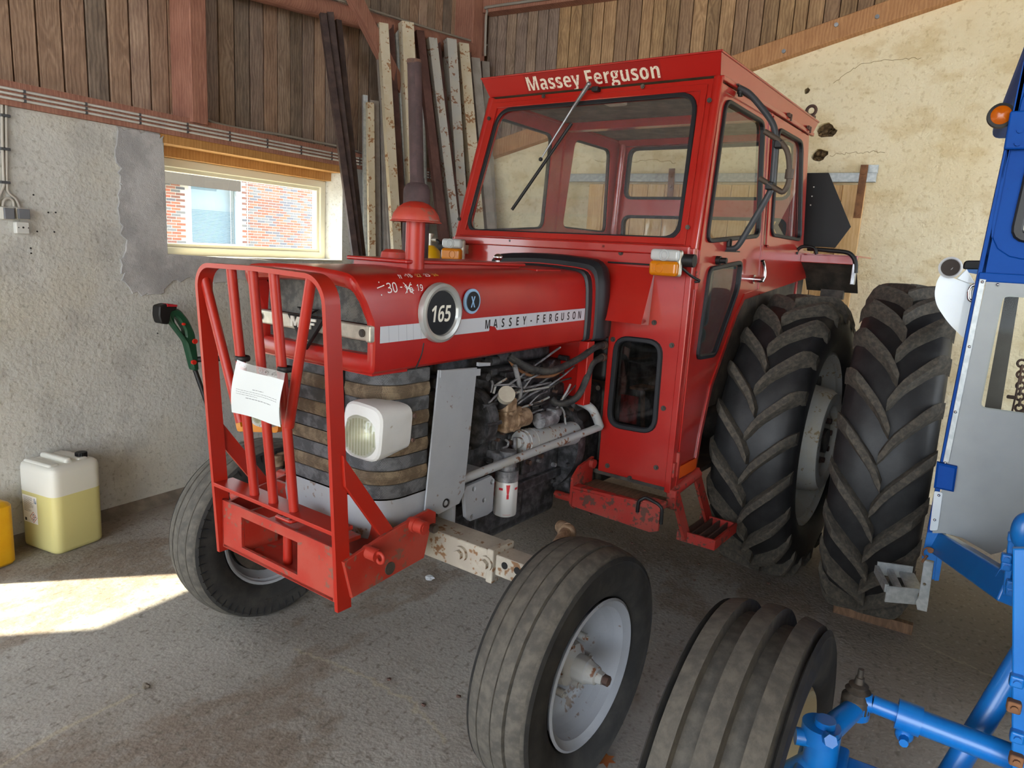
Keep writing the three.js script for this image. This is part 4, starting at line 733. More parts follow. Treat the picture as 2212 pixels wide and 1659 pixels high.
// engine and what hangs on its side ---------------------------------
{
  const en = group('engine', tractor, null, 'oily grey diesel engine with pipes and hoses'), E = (n, g, m, l) => mesh(n, g, m, en, l);
  const t = (u, v, x) => T(u, v, 'x', x), tp = (px, x) => px.map((p) => t(p[0], p[1], p[2] === undefined ? x : p[2]));
  E('engine_block', [bb(-0.14, 0.14, 0.62, 1.0, -0.86, -0.04, 0.012), bb(-0.12, 0.12, 1.0, 1.1, -0.84, -0.06, 0.012), bb(-0.09, 0.09, 1.1, 1.16, -0.8, -0.1, 0.02), ...[0.2, 0.4, 0.6].map((z) => bb(0.13, 0.152, 0.66, 0.95, -z - 0.05, -z + 0.05, 0.01))], Mt.engine);
  E('oil_pan', [bb(-0.12, 0.125, 0.43, 0.62, -0.86, -0.2, 0.03), bb(-0.16, 0.16, 0.6, 0.64, -0.88, -0.05, 0.006), bb(0.06, 0.135, 0.47, 0.6, -0.6, -0.3, 0.02)], Mt.engine);
  E('timing_cover', [bb(-0.15, 0.16, 0.7, 1.08, -0.06, 0.0, 0.03), cyl(0.14, 0.05, 0.03, 0.86, 0.01, 'z', 30), cyl(0.1, 0.06, 0.05, 0.93, -0.03, 'z', 24)], Mt.engine);
  const c1 = t(1045, 905, 0.17); E('gear_case', [cyl(0.11, 0.05, 0.13, c1.y, c1.z + 0.03, 'z', 30), cyl(0.085, 0.075, 0.14, c1.y, c1.z + 0.02, 'z', 30), ...[...Array(9)].map((_, i) => cyl(0.008, 0.08, 0.14 + 0.097 * Math.cos(i * 0.7), c1.y + 0.097 * Math.sin(i * 0.7), c1.z + 0.03, 'z', 6))], Mt.engine);
  const ip = t(1100, 905, 0.2); E('injection_pump', [box(0.09, 0.09, 0.1, ip.x - 0.02, ip.y, ip.z, 0.012), box(0.07, 0.05, 0.06, ip.x, ip.y + 0.06, ip.z + 0.03, 0.01), cyl(0.036, 0.08, ip.x, ip.y - 0.005, ip.z - 0.06, 'z', 18), ...[[0.03, 0.03], [-0.03, 0.02], [0.02, -0.03]].map(([a, b]) => cyl(0.008, 0.02, ip.x + 0.03, ip.y + a, ip.z + b, 'x', 6))], Mt.pump, 'rust-stained injection pump');
  const st = t(1200, 925, 0.2), s0 = t(1128, 955, 0.2), s1 = t(1235, 935, 0.2); E('starter_motor', [rod(s0, s1, 0.048, 28), rod(s0.clone().lerp(s1, -0.04), s0, 0.043, 28), rod(s0.clone().lerp(s1, -0.09), s0, 0.02, 16), rod(s0.clone().lerp(s1, 0.12), s0.clone().lerp(s1, 0.17), 0.0495, 28)], Mt.greyRust, 'grey rusty starter motor');
  const so = t(1180, 905, 0.22); E('solenoid', [cyl(0.03, 0.1, so.x, so.y, so.z, 'z', 20), cyl(0.008, 0.03, so.x + 0.02, so.y + 0.02, so.z + 0.06, 'z', 8), box(0.05, 0.03, 0.05, so.x, so.y + 0.02, so.z - 0.05, 0.008)], Mt.engineLight);
  const d = t(1225, 905, 0.16); E('end_housing', [sph(0.055, d.x, d.y, d.z - 0.06, 1, 0.8, 1.4)], Mt.tyreDark);
  const ca = t(1093, 854, 0.24), cb = t(1085, 866, 0.2); E('filler_neck', [rod(t(1078, 885, 0.17), ca, 0.022, 16)], Mt.engine); E('filler_lid', [rod(ca.clone().lerp(cb, 0.2), ca.clone().lerp(cb, -0.25), 0.03, 24)], Mt.axle, 'pale oil filler cap');
  const f0 = t(1094, 1036, 0.215), f1 = t(1084, 1114, 0.215); f1.x = f0.x; f1.z = f0.z;
  E('filter_head', [cyl(0.043, 0.04, f0.x, f0.y + 0.02, f0.z, 'y', 24), cyl(0.03, 0.08, f0.x, f0.y + 0.07, f0.z), bb(0.1, f0.x, f0.y + 0.05, f0.y + 0.1, f0.z - 0.03, f0.z + 0.03, 0.01)], Mt.engineLight);
  const ft = canvasTex(512, 256, (x) => { x.fillStyle = '#d5d4d2'; x.fillRect(0, 0, 512, 256); x.fillStyle = '#c9303a'; for (const px of [30, 160, 290, 420]) { x.fillRect(px - 40, 90, 40, 3); x.beginPath(); for (const k of [-1, 0, 1]) { x.moveTo(px + 36 + k * 9 - 7, 82); x.lineTo(px + 36 + k * 9 + 7, 82); x.lineTo(px + 36 + k * 3, 104); } x.fill(); x.fillRect(px + 28, 99, 16, 6); x.fillRect(px + 8, 128, 56, 3); } });
  mesh('oil_filter', lathe([[0, -0.002], [0.03, 0], [0.0415, 0.006], [0.043, 0.014], [0.043, f0.y - f1.y - 0.008], [0.04, f0.y - f1.y], [0, f0.y - f1.y]], 'y', 32).translate(f1.x, f1.y, f1.z), std({ map: ft, roughness: 0.35 }), en, 'white oil filter with a red emblem', true);
  const br = [[1003, 1062], [1008, 1052], [1062, 1028], [1069, 1036], [1064, 1104], [1054, 1112], [1016, 1126], [1007, 1118]].map(([u, v]) => { const p = t(u, v, 0.25); return [p.z, p.y]; });
  const hs = [[1024, 1056], [1063, 1041], [1046, 1080], [1061, 1098], [1020, 1116]].map(([u, v]) => { const p = t(u, v, 0.25), o = []; for (let i = 0; i < 10; i++) o.push([p.z + 0.009 * Math.cos(i * 0.628), p.y + 0.009 * Math.sin(i * 0.628)]); return o; });
  E('mounting_bracket', [plate(br, 'x', 0.235, 0.015, hs, 0.001), bb(0.12, 0.235, 0.63, 0.79, -0.06, -0.045), bb(0.12, 0.236, 0.78, 0.79, -0.2, -0.05)], Mt.grey, 'grey bracket plate with bolt holes');
  const r0 = t(985, 1040, 0.235), r1 = t(1296, 922, 0.28); E('drag_link', [rod(r0, r1, 0.0155, 18)], Mt.greyRust, 'long grey rusty steering rod');
  E('drop_arm', [tube([r1.clone(), t(1284, 892, 0.27), t(1272, 878, 0.25), t(1252, 868, 0.2)], 0.018, 20, 10)], Mt.greyRust);
  const fl = t(1250, 960, 0.14); E('clutch_housing', [bb(-0.19, 0.19, 0.5, 0.98, -1.1, -0.86, 0.03), cyl(0.235, 0.06, 0.0, 0.74, -0.86, 'z', 40), ...[...Array(8)].map((_, i) => cyl(0.011, 0.05, 0.21 * Math.cos(i * 0.5 - 1.4), 0.74 + 0.21 * Math.sin(i * 0.5 - 1.4), -0.835, 'z', 6))], Mt.engine);
  E('transmission', [bb(-0.2, 0.2, 0.5, 0.95, -2.2, -1.1, 0.03), cyl(0.13, 1.2, 0, 0.699, -2.0, 'x', 30)], Mt.iron);
  // thin injector lines, throttle rods and wires
  const pipes = [[[1061, 848], [1064, 830], [1062, 822]], [[1066, 850], [1072, 832], [1094, 818]], [[1056, 870], [1090, 838], [1150, 795]], [[1058, 866], [1100, 830], [1210, 750]], [[1092, 858], [1110, 844], [1190, 826]], [[1104, 850], [1150, 842], [1196, 834]], [[1112, 870], [1140, 846], [1185, 815], [1192, 800]], [[1118, 872], [1150, 850], [1198, 828]], [[1112, 790], [1124, 840], [1122, 860]], [[1120, 882], [1160, 870], [1186, 858]], [[1133, 812], [1150, 806], [1152, 800]], [[1130, 840], [1146, 818], [1155, 803]], [[1068, 868], [1080, 856], [1120, 840]], [[1205, 870], [1218, 890], [1222, 920]], [[1213, 870], [1200, 885], [1196, 905]], [[1128, 902], [1160, 888], [1172, 884]], [[1085, 968], [1096, 964], [1098, 955], [1092, 950]], [[1212, 865], [1225, 845], [1232, 830]]];
  pipes.forEach((q, i) => E('fuel_pipe', [tube(tp(q, 0.2 + (i % 3) * 0.012), i === 8 ? 0.009 : 0.0042, 24, 8, 0.3)], i % 4 === 1 ? Mt.greyRust : Mt.engineLight));
  E('dipstick_tube', [rod(t(1112, 945, 0.2), t(1112, 1020, 0.2), 0.007)], Mt.engineLight);
  for (let i = 0; i < 16; i++) { const u = rr(1050, 1230), v = rr(785, 880), L = rr(25, 75), a = rr(-0.9, 0.2), x = rr(0.205, 0.232); E('wire', [tube([t(u, v, x), t(u + L * 0.5 * Math.cos(a), v + L * 0.5 * Math.sin(a) + rr(-8, 8), x + 0.01), t(u + L * Math.cos(a), v + L * Math.sin(a), x - 0.03)], rr(0.0018, 0.0038), 12, 6)], i % 3 ? Mt.engineLight : Mt.hose); }
  for (let i = 0; i < 30; i++) { const p = t(rr(1045, 1250), rr(830, 1010), rr(0.15, 0.19)); E('bolt', [cyl(rr(0.006, 0.011), 0.018, p.x, p.y, p.z, 'x', 6)], i % 2 ? Mt.engineLight : Mt.rust); }
  const clutter = []; for (let i = 0; i < 60; i++) { const u = rr(1040, 1260), v = rr(770, 1000), p = t(u, v, rr(0.12, 0.16)), k = rnd(); clutter.push(k < 0.5 ? cyl(rr(0.008, 0.02), rr(0.02, 0.05), p.x, p.y, p.z, k < 0.25 ? 'x' : 'z', 8) : box(rr(0.03, 0.06), rr(0.02, 0.05), rr(0.02, 0.06), p.x, p.y, p.z, 0.005)); }
  E('engine_fittings', clutter, Mt.engine).userData.kind = 'stuff';
  E('heater_hose', [tube(tp([[1100, 770, 0.2], [1118, 782, 0.22], [1150, 797, 0.25], [1195, 800, 0.27], [1250, 775, 0.27], [1286, 750, 0.27], [1304, 746, 0.26]], 0.22), 0.0135, 50, 12)], Mt.hose, 'thick black heater hose');
  E('heater_hose', [tube(tp([[1192, 862, 0.2], [1205, 872, 0.22], [1235, 866, 0.25], [1252, 850, 0.26], [1268, 815, 0.27], [1280, 785, 0.27], [1300, 772, 0.26]], 0.22), 0.0135, 50, 12)], Mt.hose, 'thick black heater hose');
  E('hose_thin', [tube(tp([[1098, 774, 0.18], [1115, 795, 0.21], [1150, 812, 0.23], [1190, 812, 0.24], [1215, 800, 0.2]], 0.2), 0.006, 40, 8)], Mt.rustBright);
  for (const [u, v] of [[1304, 746], [1302, 772]]) { const p = t(u, v, 0.26); E('hose_clamp', [cyl(0.017, 0.02, p.x, p.y, p.z, 'z', 14)], Mt.rust); }
}

// cab --------------------------------------------------------------
{
  const xs = (y) => y < 1.57 ? 0.6 : 0.6 - (y - 1.57) * 0.066;                      // the sides lean in above the sills
  const lean = (g) => { const p = g.attributes.position; for (let i = 0; i < p.count; i++) p.setX(i, p.getX(i) + xs(p.getY(i))); return g; };
  const side = (pts, c, t, holes = [], bev = 0) => lean(plate(pts, 'x', c, t, holes, bev));
  const tilt = Math.atan2(0.17, 0.65), wl = 0.672;
  const front = (g) => g.rotateX(-tilt).translate(0, 1.572, -0.955);
  const both = (g) => [g, mirrorX(g)];
  // windshield
  const wf = group('windshield', tractor, null, 'framed windshield with a black rubber seal');
  const glassO = rounded([[-0.53, 0.034], [0.53, 0.034], [0.483, 0.614], [-0.483, 0.614]], 0.075, 6);
  const outer = [[-0.587, 0], [0.587, 0], [0.553, wl], [-0.553, wl]], mid = [[-0.562, 0.012], [0.562, 0.012], [0.522, 0.648], [-0.522, 0.648]];
  mesh('windshield_frame', [front(plate(outer, 'z', -0.025, 0.025, [glassO], 0.002)), front(plate(mid, 'z', 0, 0.009, [inset(mid, 0.026)], 0.002))], Mt.cab, wf);
  mesh('windshield_seal', [front(plate(inset(glassO, -0.009), 'z', -0.004, 0.012, [inset(glassO, 0.009)], 0.003))], Mt.seal, wf, 'black rubber seal');
  mesh('windshield_glass', [front(plate(inset(glassO, 0.004), 'z', -0.012, 0))], Mt.dirtyGlass, wf);
  for (const [u, v] of [[1175, 208], [1389, 187], [1533, 217], [1057, 256], [993, 473], [1486, 491], [1104, 520], [1306, 532]]) { const p = T(u, v, 'z', -0.955), s = (p.y - 1.572) / 0.65, q = T(u, v, 'z', -0.95 - 0.17 * clamp(s)); mesh('screw', bolt(q.x, q.y, q.z + 0.004, 'z', 0.006, 0.012), Mt.iron, wf); }
  mesh('wiper_motor', [box(0.03, 0.02, 0.03, 0.035, 2.215, -1.098, 0.004)], Mt.black, wf);
  const a = T(1272, 182, 'z', -1.065), b = T(1236, 235, 'z', -1.07), c = T(1168, 344, 'z', -1.025), d1 = T(1235, 266, 'z', -1.058), d2 = T(1106, 453, 'z', -0.975), dm = T(1196, 316, 'z', -1.035);
  mesh('wiper_arm', [rod(b, a, 0.006, 12, 0.01), rod(c, b, 0.0032, 10, 0.005), sph(0.011, a.x, a.y, a.z)], Mt.steel, wf, 'bare metal wiper arm');
  mesh('wiper_blade', [rod(d1, d2, 0.007, 8), rod(d1.clone().lerp(d2, 0.18).add(V3(0.012, 0.006, 0.008)), d1.clone().lerp(d2, 0.72).add(V3(0.012, 0.006, 0.008)), 0.0055, 8), sph(0.009, c.x, c.y, c.z)], Mt.black, wf, 'black wiper blade');
  // roof with the lettered visor
  const rf = group('cab_roof', tractor, null, 'red cab roof');
  const q = (x, y, z) => V3(x, y, z), F0 = [q(-0.577, 2.306, -1.078), q(0.577, 2.306, -1.078), q(0.562, 2.232, -1.132), q(-0.562, 2.232, -1.132)], B0 = [q(-0.577, 2.296, -2.54), q(0.577, 2.296, -2.54), q(0.562, 2.226, -2.5), q(-0.562, 2.226, -2.5)];
  const quad = (a, b, c, d) => sheet([[a, b], [d, c]]);
  mesh('roof_panel', [quad(F0[0], F0[1], B0[1], B0[0]), quad(F0[1], F0[2], B0[2], B0[1]), quad(F0[0], F0[3], B0[3], B0[0]), quad(B0[0], B0[1], B0[2], B0[3]), rod(F0[1], B0[1], 0.005, 8), rod(F0[0], B0[0], 0.005, 8), rod(F0[0], F0[1], 0.004, 8), ...[1, -1].map((s) => bb(s * 0.556, s * 0.574, 2.216, 2.234, -2.5, -1.14, 0.004))], Mt.cab, rf);
  mesh('headlining', [quad(F0[3], F0[2], B0[2], B0[3])], worn('#6e6456', '#8d8270', 500, 0.9), rf, 'stained pale headlining');
  const vt = canvasTex(2048, 160, (x, w, h) => {
    x.fillStyle = '#a3150f'; x.fillRect(0, 0, w, h); x.fillStyle = '#8f1210'; x.fillRect(420, 8, 1180, 150);
    x.fillStyle = '#d8cfbe'; x.textBaseline = 'middle'; x.font = 'bold 118px sans-serif'; x.textAlign = 'center'; x.save(); x.translate(1010, h / 2 + 4); x.scale(1.2, 1.3); x.fillText('Massey Ferguson', 0, 0); x.restore();
    x.fillStyle = '#8f1210'; for (let i = 0; i < 260; i++) { const px = 440 + hash(i, 1, 5) * 1140, py = 30 + hash(i, 2, 5) * 110; x.beginPath(); x.arc(px, py, 1 + 3.2 * hash(i, 3, 5), 0, 7); x.fill(); }
    x.fillStyle = '#d8cfbe'; x.fillRect(0, 0, w, 3);
  });
  { const g = quad(F0[0], F0[1], F0[2], F0[3]).translate(0, 0, 0.002), p = g.attributes.position, uv = new Float32Array(p.count * 2); for (let i = 0; i < p.count; i++) { uv[2 * i] = (p.getX(i) + 0.577) / 1.154; uv[2 * i + 1] = (p.getY(i) - 2.232) / 0.074; } g.setAttribute('uv', new THREE.BufferAttribute(uv, 2)); mesh('visor', g, std({ map: vt, roughness: 0.4 }), rf, 'red visor board with worn cream lettering', true); }
  for (const [u, v] of [[1706, 250], [1748, 277]]) { const p = T(u, v, 'x', 0.575); mesh('roof_clip', [box(0.014, 0.02, 0.05, p.x, p.y, p.z, 0.003), cyl(0.005, 0.03, p.x + 0.008, p.y - 0.01, p.z, 'y', 8)], Mt.rust, rf); }
  { const p = T(1752, 243, 'x', 0.45); mesh('roof_lamp_bracket', [new THREE.TorusGeometry(0.026, 0.009, 8, 18).translate(p.x, p.y + 0.01, p.z), box(0.05, 0.03, 0.05, p.x, p.y - 0.03, p.z, 0.006)], Mt.rust, rf); }
  // front bulkhead below the windshield
  const fp = group('front_bulkhead', tractor, null, 'red panels beside the hood with a low window');
  const lowW = rounded([[0.302, 0.832], [0.512, 0.838], [0.506, 1.206], [0.306, 1.203]], 0.06, 6), mirr = (o) => o.map(([x, y]) => [-x, y]).reverse();
  const fpo = [[0.6, 0.622], [0.587, 1.572], [-0.587, 1.572], [-0.6, 0.622], [-0.268, 0.622], [-0.268, 1.18], [-0.255, 1.455], [0.255, 1.455], [0.268, 1.18], [0.268, 0.622]];
  mesh('bulkhead_panel', [plate(fpo, 'z', -0.975, 0.02, [lowW, mirr(lowW)], 0.002), bb(-0.587, 0.587, 1.545, 1.582, -0.975, -0.94, 0.006), bb(-0.585, 0.585, 1.515, 1.521, -0.956, -0.952)], Mt.cab, fp);
  for (const s of [1, -1]) mesh('corner_post', [bb(s * 0.578, s * 0.604, 0.605, 1.575, -0.99, -0.948, 0.004), rod(V3(s * 0.586, 1.56, -0.97), V3(s * 0.552, 2.225, -1.14), 0.02, 8)], Mt.cab, fp);
  for (const w of [lowW, mirr(lowW)]) { mesh('low_window_seal', [plate(inset(w, -0.009), 'z', -0.966, 0.022, [inset(w, 0.012)], 0.004)], Mt.seal, fp); mesh('low_window_glass', [plate(inset(w, 0.004), 'z', -0.97, 0)], Mt.darkGlass, fp); }
  const fl = [[0.228, 1.492, -0.955], [0.448, 1.492, -0.955], [0.442, 1.266, -0.955], [0.222, 1.264, -0.955]].map((v) => V3(...v)), fo = [V3(0.454, 1.275, -0.862), V3(0.234, 1.275, -0.862)];
  mesh('air_scoop', [quad(fl[0], fl[1], fo[0], fo[1]), sheet([[fl[1], fo[0]], [fl[2], fl[2]]])], Mt.cab, fp, 'red wedge-shaped air scoop');
  mesh('panel_rail', [rod(V3(0.24, 1.503, -0.95), V3(0.43, 1.503, -0.95), 0.004, 6)], Mt.black, fp);
  for (const [u, v] of [[1324, 733], [1451, 746], [1433, 882], [1417, 1010], [1360, 1033], [1312, 1006], [1413, 697], [1341, 546], [1292, 838]]) { const p = T(u, v, 'z', -0.953); mesh('bolt', bolt(p.x, p.y, p.z, 'z', 0.007, 0.014), Mt.iron, fp); }
  // rubber gaiter between hood and bulkhead, red cowl strip
  const gait = (z, k) => hoodLoop.map(([x, y]) => V3(x * k, 1.18 + (y - 1.18) * (1 + (k - 1) * 1.5) + hoodUp(-0.76), z));
  mesh('cowl_gaiter', [sheet([gait(-0.815, 0.98), gait(-0.82, 1.07), gait(-0.84, 1.115), gait(-0.87, 1.125), gait(-0.9, 1.1), gait(-0.93, 1.04), gait(-0.955, 1.04)])], Mt.seal, fp, 'black rubber gaiter behind the hood');
  mesh('cowl_strip', [sheet([gait(-0.794, 1.0), gait(-0.796, 1.03), gait(-0.82, 1.03)]), bb(0.225, 0.27, 0.93, 1.19, -0.84, -0.79, 0.004), bb(-0.27, -0.225, 0.93, 1.19, -0.84, -0.79, 0.004), bb(-0.23, 0.23, 0.95, 1.4, -0.86, -0.84)], Mt.red, fp);
  // front marker lamp
  for (const s of [1, -1]) {
    const S = (g) => s > 0 ? g : mirrorX(g), ml = group('marker_lamp', tractor, null, 'front lamp, clear above and amber below'), zc = -0.865, lx = T(1437, 560, 'z', zc).x, lw = 0.115;
    mesh('lamp_body', [S(bb(lx - lw / 2, lx + lw / 2 + 0.004, 1.465, 1.565, zc - 0.03, zc - 0.008, 0.012)), S(bb(lx - 0.02, lx + 0.02, 1.5, 1.54, -0.955, zc - 0.02))], Mt.alu, ml);
    mesh('clear_lens', [S(bb(lx - lw / 2, lx + lw / 2, 1.523, 1.565, zc - 0.012, zc + 0.016, 0.012)), ...[0.012, 0.02].map((r) => S(new THREE.TorusGeometry(r, 0.002, 6, 20).translate(lx, 1.543, zc + 0.0165)))], std({ color: 0xdfe3e4, roughness: 0.12, transmission: 0.5, thickness: 0 }), ml);
    mesh('amber_lens', [S(bb(lx - lw / 2, lx + lw / 2, 1.466, 1.522, zc - 0.012, zc + 0.02, 0.014)), S(new THREE.TorusGeometry(0.017, 0.002, 6, 20).translate(lx - 0.015, 1.494, zc + 0.02))], Mt.amber, ml, 'amber lens');
    const p = T(1487, 563, 'z', -0.9); mesh('rubber_buffer', [S(cyl(0.024, 0.05, p.x, p.y, p.z, 'x', 20))], Mt.black, ml); mesh('lamp_wire', [S(tube([V3(lx + 0.06, 1.5, zc - 0.02), V3(lx + 0.085, 1.47, -0.93), V3(lx + 0.11, 1.455, -0.95), V3(lx + 0.09, 1.45, -0.95)], 0.005, 20, 8))], Mt.black, ml);
  }
  // sides: doors, quarter panels, glass
  const w1o = rounded([[-1.2, 2.155], [-1.06, 1.605], [-1.69, 1.655], [-1.675, 2.15]].reverse(), 0.05, 5), w2o = rounded([[-1.9, 2.16], [-1.875, 1.67], [-2.39, 1.668], [-2.31, 2.16]].reverse(), 0.05, 5);
  const w3o = rounded([[-1.115, 1.5], [-1.08, 1.145], [-1.275, 1.14], [-1.475, 1.42], [-1.478, 1.533]].reverse(), 0.03, 4);
  const doorO = [[-0.985, 0.62], [-0.985, 1.57], [-1.14, 2.212], [-1.775, 2.212], [-1.785, 1.385], [-1.58, 1.366], [-1.5, 1.29], [-1.29, 0.995], [-1.23, 0.8], [-1.2, 0.606]].reverse();
  const quartO = [[-1.795, 2.212], [-1.795, 1.386], [-2.64, 1.468], [-2.7, 1.6], [-2.47, 1.62], [-2.45, 2.212]].reverse();
  for (const s of [1, -1]) {
    const S = (g) => s > 0 ? g : mirrorX(g), far = s > 0 ? '' : ' on the far side';
    const dr = group('cab_door', tractor, null, 'red cab door with two windows' + far);
    mesh('door_panel', [S(side(doorO, -0.012, 0.016, [w1o, w3o], 0.002)), S(side(inset(doorO, 0.008), 0.004, 0.006, [inset(doorO, 0.03)], 0.001))], Mt.cab, dr);
    for (const [w, n, gm] of [[w1o, 'door', Mt.glass], [w3o, 'lower', Mt.dirtyGlass]]) { mesh(n + '_window_seal', [S(side(inset(w, -0.008), -0.006, 0.02, [inset(w, 0.009)], 0.003))], Mt.seal, dr); mesh(n + '_window_glass', [S(side(inset(w, 0.004), -0.004, 0))], gm, dr); }
    const hd = V3(0.604, 1.46, -1.66); mesh('door_handle', [S(cyl(0.013, 0.05, hd.x + 0.02, hd.y, hd.z, 'x', 14)), S(cyl(0.02, 0.012, hd.x + 0.004, hd.y, hd.z, 'x', 16)), S(tube([V3(hd.x + 0.045, hd.y - 0.008, hd.z), V3(hd.x + 0.05, hd.y + 0.02, hd.z - 0.01), V3(hd.x + 0.045, hd.y + 0.06, hd.z - 0.004), V3(hd.x + 0.04, hd.y + 0.085, hd.z + 0.012)], 0.009, 20, 10))], Mt.chrome, dr, 'chrome door handle');
    mesh('hinge', [S(cyl(0.009, 0.1, 0.608, 0.72, -0.985, 'y', 12)), S(box(0.01, 0.06, 0.04, 0.606, 0.7, -0.975, 0.002))], Mt.stepRed, dr); mesh('hinge', [S(cyl(0.009, 0.1, 0.608, 1.47, -0.99, 'y', 12))], Mt.stepRed, dr);
    mesh('door_reflector', [S(plate([[-1.015, 0.655], [-1.19, 0.655], [-1.19, 0.705], [-1.015, 0.705]], 'x', 0.607, 0.004))], Mt.orange, dr, 'orange reflector strip');
    { const p = V3(0.6, 1.545, -1.19); mesh('vent_knob', [S(cyl(0.012, 0.05, 0.62, p.y - 0.01, p.z, 'x', 12)), S(cyl(0.018, 0.02, 0.61, p.y - 0.01, p.z, 'x', 14))], Mt.black, dr); }
    const qp = group('quarter_panel', tractor, null, 'red rear quarter panel with a side window' + far);
    mesh('panel', [S(side(quartO, -0.012, 0.016, [w2o], 0.002)), S(side([[-1.8, 2.2], [-1.8, 1.62], [-1.83, 1.62], [-1.83, 2.2]], 0.004, 0.008)), S(side([[-1.83, 1.61], [-2.6, 1.6], [-2.6, 1.612], [-1.83, 1.622]], 0.004, 0.006))], Mt.cab, qp);
    mesh('quarter_seal', [S(side(inset(w2o, -0.008), -0.006, 0.02, [inset(w2o, 0.009)], 0.003))], Mt.seal, qp);
    mesh('quarter_glass', [S(side(inset(w2o, 0.004), -0.004, 0))], Mt.glass, qp);
    // rear mudguard beyond the cab: pale lip, dark underside
    const mg = group('mudguard', tractor, null, 'rear mudguard with a dark underside');
    mesh('guard_top', [S(bb(0.6, 0.885, 1.552, 1.6, -2.47, -2.44, 0.004)), S(bb(0.6, 0.885, 1.592, 1.6, -2.8, -2.44))], Mt.cab, mg);
    mesh('guard_under', [S(sheet([[V3(0.6, 1.552, -2.46), V3(0.875, 1.552, -2.46)], [V3(0.6, 1.5, -2.56), V3(0.872, 1.5, -2.56)], [V3(0.6, 1.4, -2.66), V3(0.87, 1.4, -2.66)]])), S(bb(0.68, 0.8, 1.36, 1.41, -2.67, -2.64))], Mt.iron, mg);
    mesh('lamp_bracket', [S(bb(0.868, 0.888, 1.45, 1.56, -2.46, -2.42, 0.004))], Mt.steel, mg);
    mesh('inner_guard', [S(sheet([[V3(0.59, 1.39, -1.6), V3(0.59, 1.47, -2.6)], [V3(0.58, 0.9, -1.3), V3(0.58, 0.9, -2.6)]]))], Mt.iron, mg);
  }
  // rear wall of the cab with its two windows
  const rw = group('cab_rear', tractor, null, 'rear wall of the cab with an upper and a lower window'), r1 = rounded([[-0.5, 1.885], [0.5, 1.885], [0.49, 2.18], [-0.49, 2.18]], 0.05, 5), r2 = rounded([[-0.49, 1.5], [0.49, 1.5], [0.5, 1.775], [-0.5, 1.775]], 0.05, 5);
  mesh('rear_panel', [plate([[-0.597, 0.95], [0.597, 0.95], [0.6, 1.57], [0.556, 2.225], [-0.556, 2.225], [-0.6, 1.57]], 'z', -2.46, 0.02, [r1, r2], 0.002), bb(-0.55, 0.55, 2.19, 2.226, -2.44, -2.4), rod(V3(0.55, 1.57, -2.42), V3(0.52, 2.2, -2.4), 0.022, 8), rod(V3(-0.55, 1.57, -2.42), V3(-0.52, 2.2, -2.4), 0.022, 8), bb(-0.555, 0.555, 2.185, 2.225, -1.85, -1.79)], Mt.cab, rw);
  for (const o of [r1, r2]) { mesh('rear_seal', [plate(inset(o, -0.008), 'z', -2.466, 0.032, [inset(o, 0.009)])], Mt.seal, rw); mesh('rear_glass', [plate(inset(o, 0.004), 'z', -2.452, 0)], Mt.glass, rw); }
  // inside
  const ci = group('cab_interior', tractor, null, 'cab floor, seat and steering wheel');
  mesh('cab_floor', [bb(-0.58, 0.58, 0.6, 0.62, -2.4, -0.98), bb(-0.3, 0.3, 0.62, 0.95, -2.44, -1.9)], Mt.iron, ci);
  mesh('seat', [box(0.44, 0.1, 0.4, 0, 1.12, -2.0, 0.04), box(0.42, 0.4, 0.09, 0, 1.36, -2.2, 0.04), box(0.2, 0.25, 0.2, 0, 0.97, -2.0)], Mt.black, ci, 'black seat');
  mesh('steering_wheel', [new THREE.TorusGeometry(0.2, 0.013, 10, 40).rotateX(Math.PI / 2 - 0.35).translate(0, 1.44, -1.5), rod(V3(0, 1.2, -1.2), V3(0, 1.43, -1.49), 0.025), ...[0, 2.1, 4.2].map((t) => rod(V3(0, 1.43, -1.5), V3(0.2 * Math.cos(t), 1.44 + 0.2 * Math.sin(t) * 0.34, -1.5 + 0.2 * Math.sin(t) * 0.94), 0.008))], Mt.black, ci);
  mesh('dashboard', [bb(-0.26, 0.26, 1.0, 1.42, -1.2, -0.98, 0.03)], Mt.black, ci);
  mesh('cab_light', [box(0.09, 0.03, 0.06, 0.02, 2.205, -1.3, 0.006)], plain(0xcfc6b4, 0.5), ci);
  { const p = V3(0.36, 0.95, -1.12); mesh('pedal', [box(0.07, 0.012, 0.1, 0.36, 0.98, -1.12, 0.003), rod(V3(0.36, 0.97, -1.13), V3(0.36, 0.62, -1.2), 0.01)], Mt.rustBright, ci); mesh('inner_plate', [bb(0.3, 0.38, 0.83, 0.95, -1.06, -1.05)], Mt.cab, ci); }
  // mirror bracket and grab rail on the near side
  const mb = group('mirror_bracket', tractor, null, 'grey tubular mirror bracket without a mirror'), z = -1.3, m = (u, v, zz = z) => T(u, v, 'z', zz);
  mesh('bracket_tube', [tube([[1597, 190], [1618, 202], [1640, 226], [1660, 252], [1672, 274], [1675, 300], [1672, 350], [1667, 402], [1655, 430], [1619, 491], [1597, 527], [1585, 537], [1568, 537]].map((p) => m(...p)), 0.0125, 80, 12)], plain(0x3c3e42, 0.5, 0.2), mb);
  mesh('clamp', [bolt(m(1600, 200).x, m(1600, 200).y, m(1600, 200).z, 'y', 0.01, 0.03), box(0.06, 0.006, 0.05, m(1590, 186).x - 0.01, m(1590, 186).y, z), box(0.07, 0.006, 0.05, m(1566, 542).x + 0.02, m(1566, 542).y, z), cyl(0.014, 0.03, m(1574, 524).x, m(1574, 524).y, z)].flat(), Mt.black, mb);
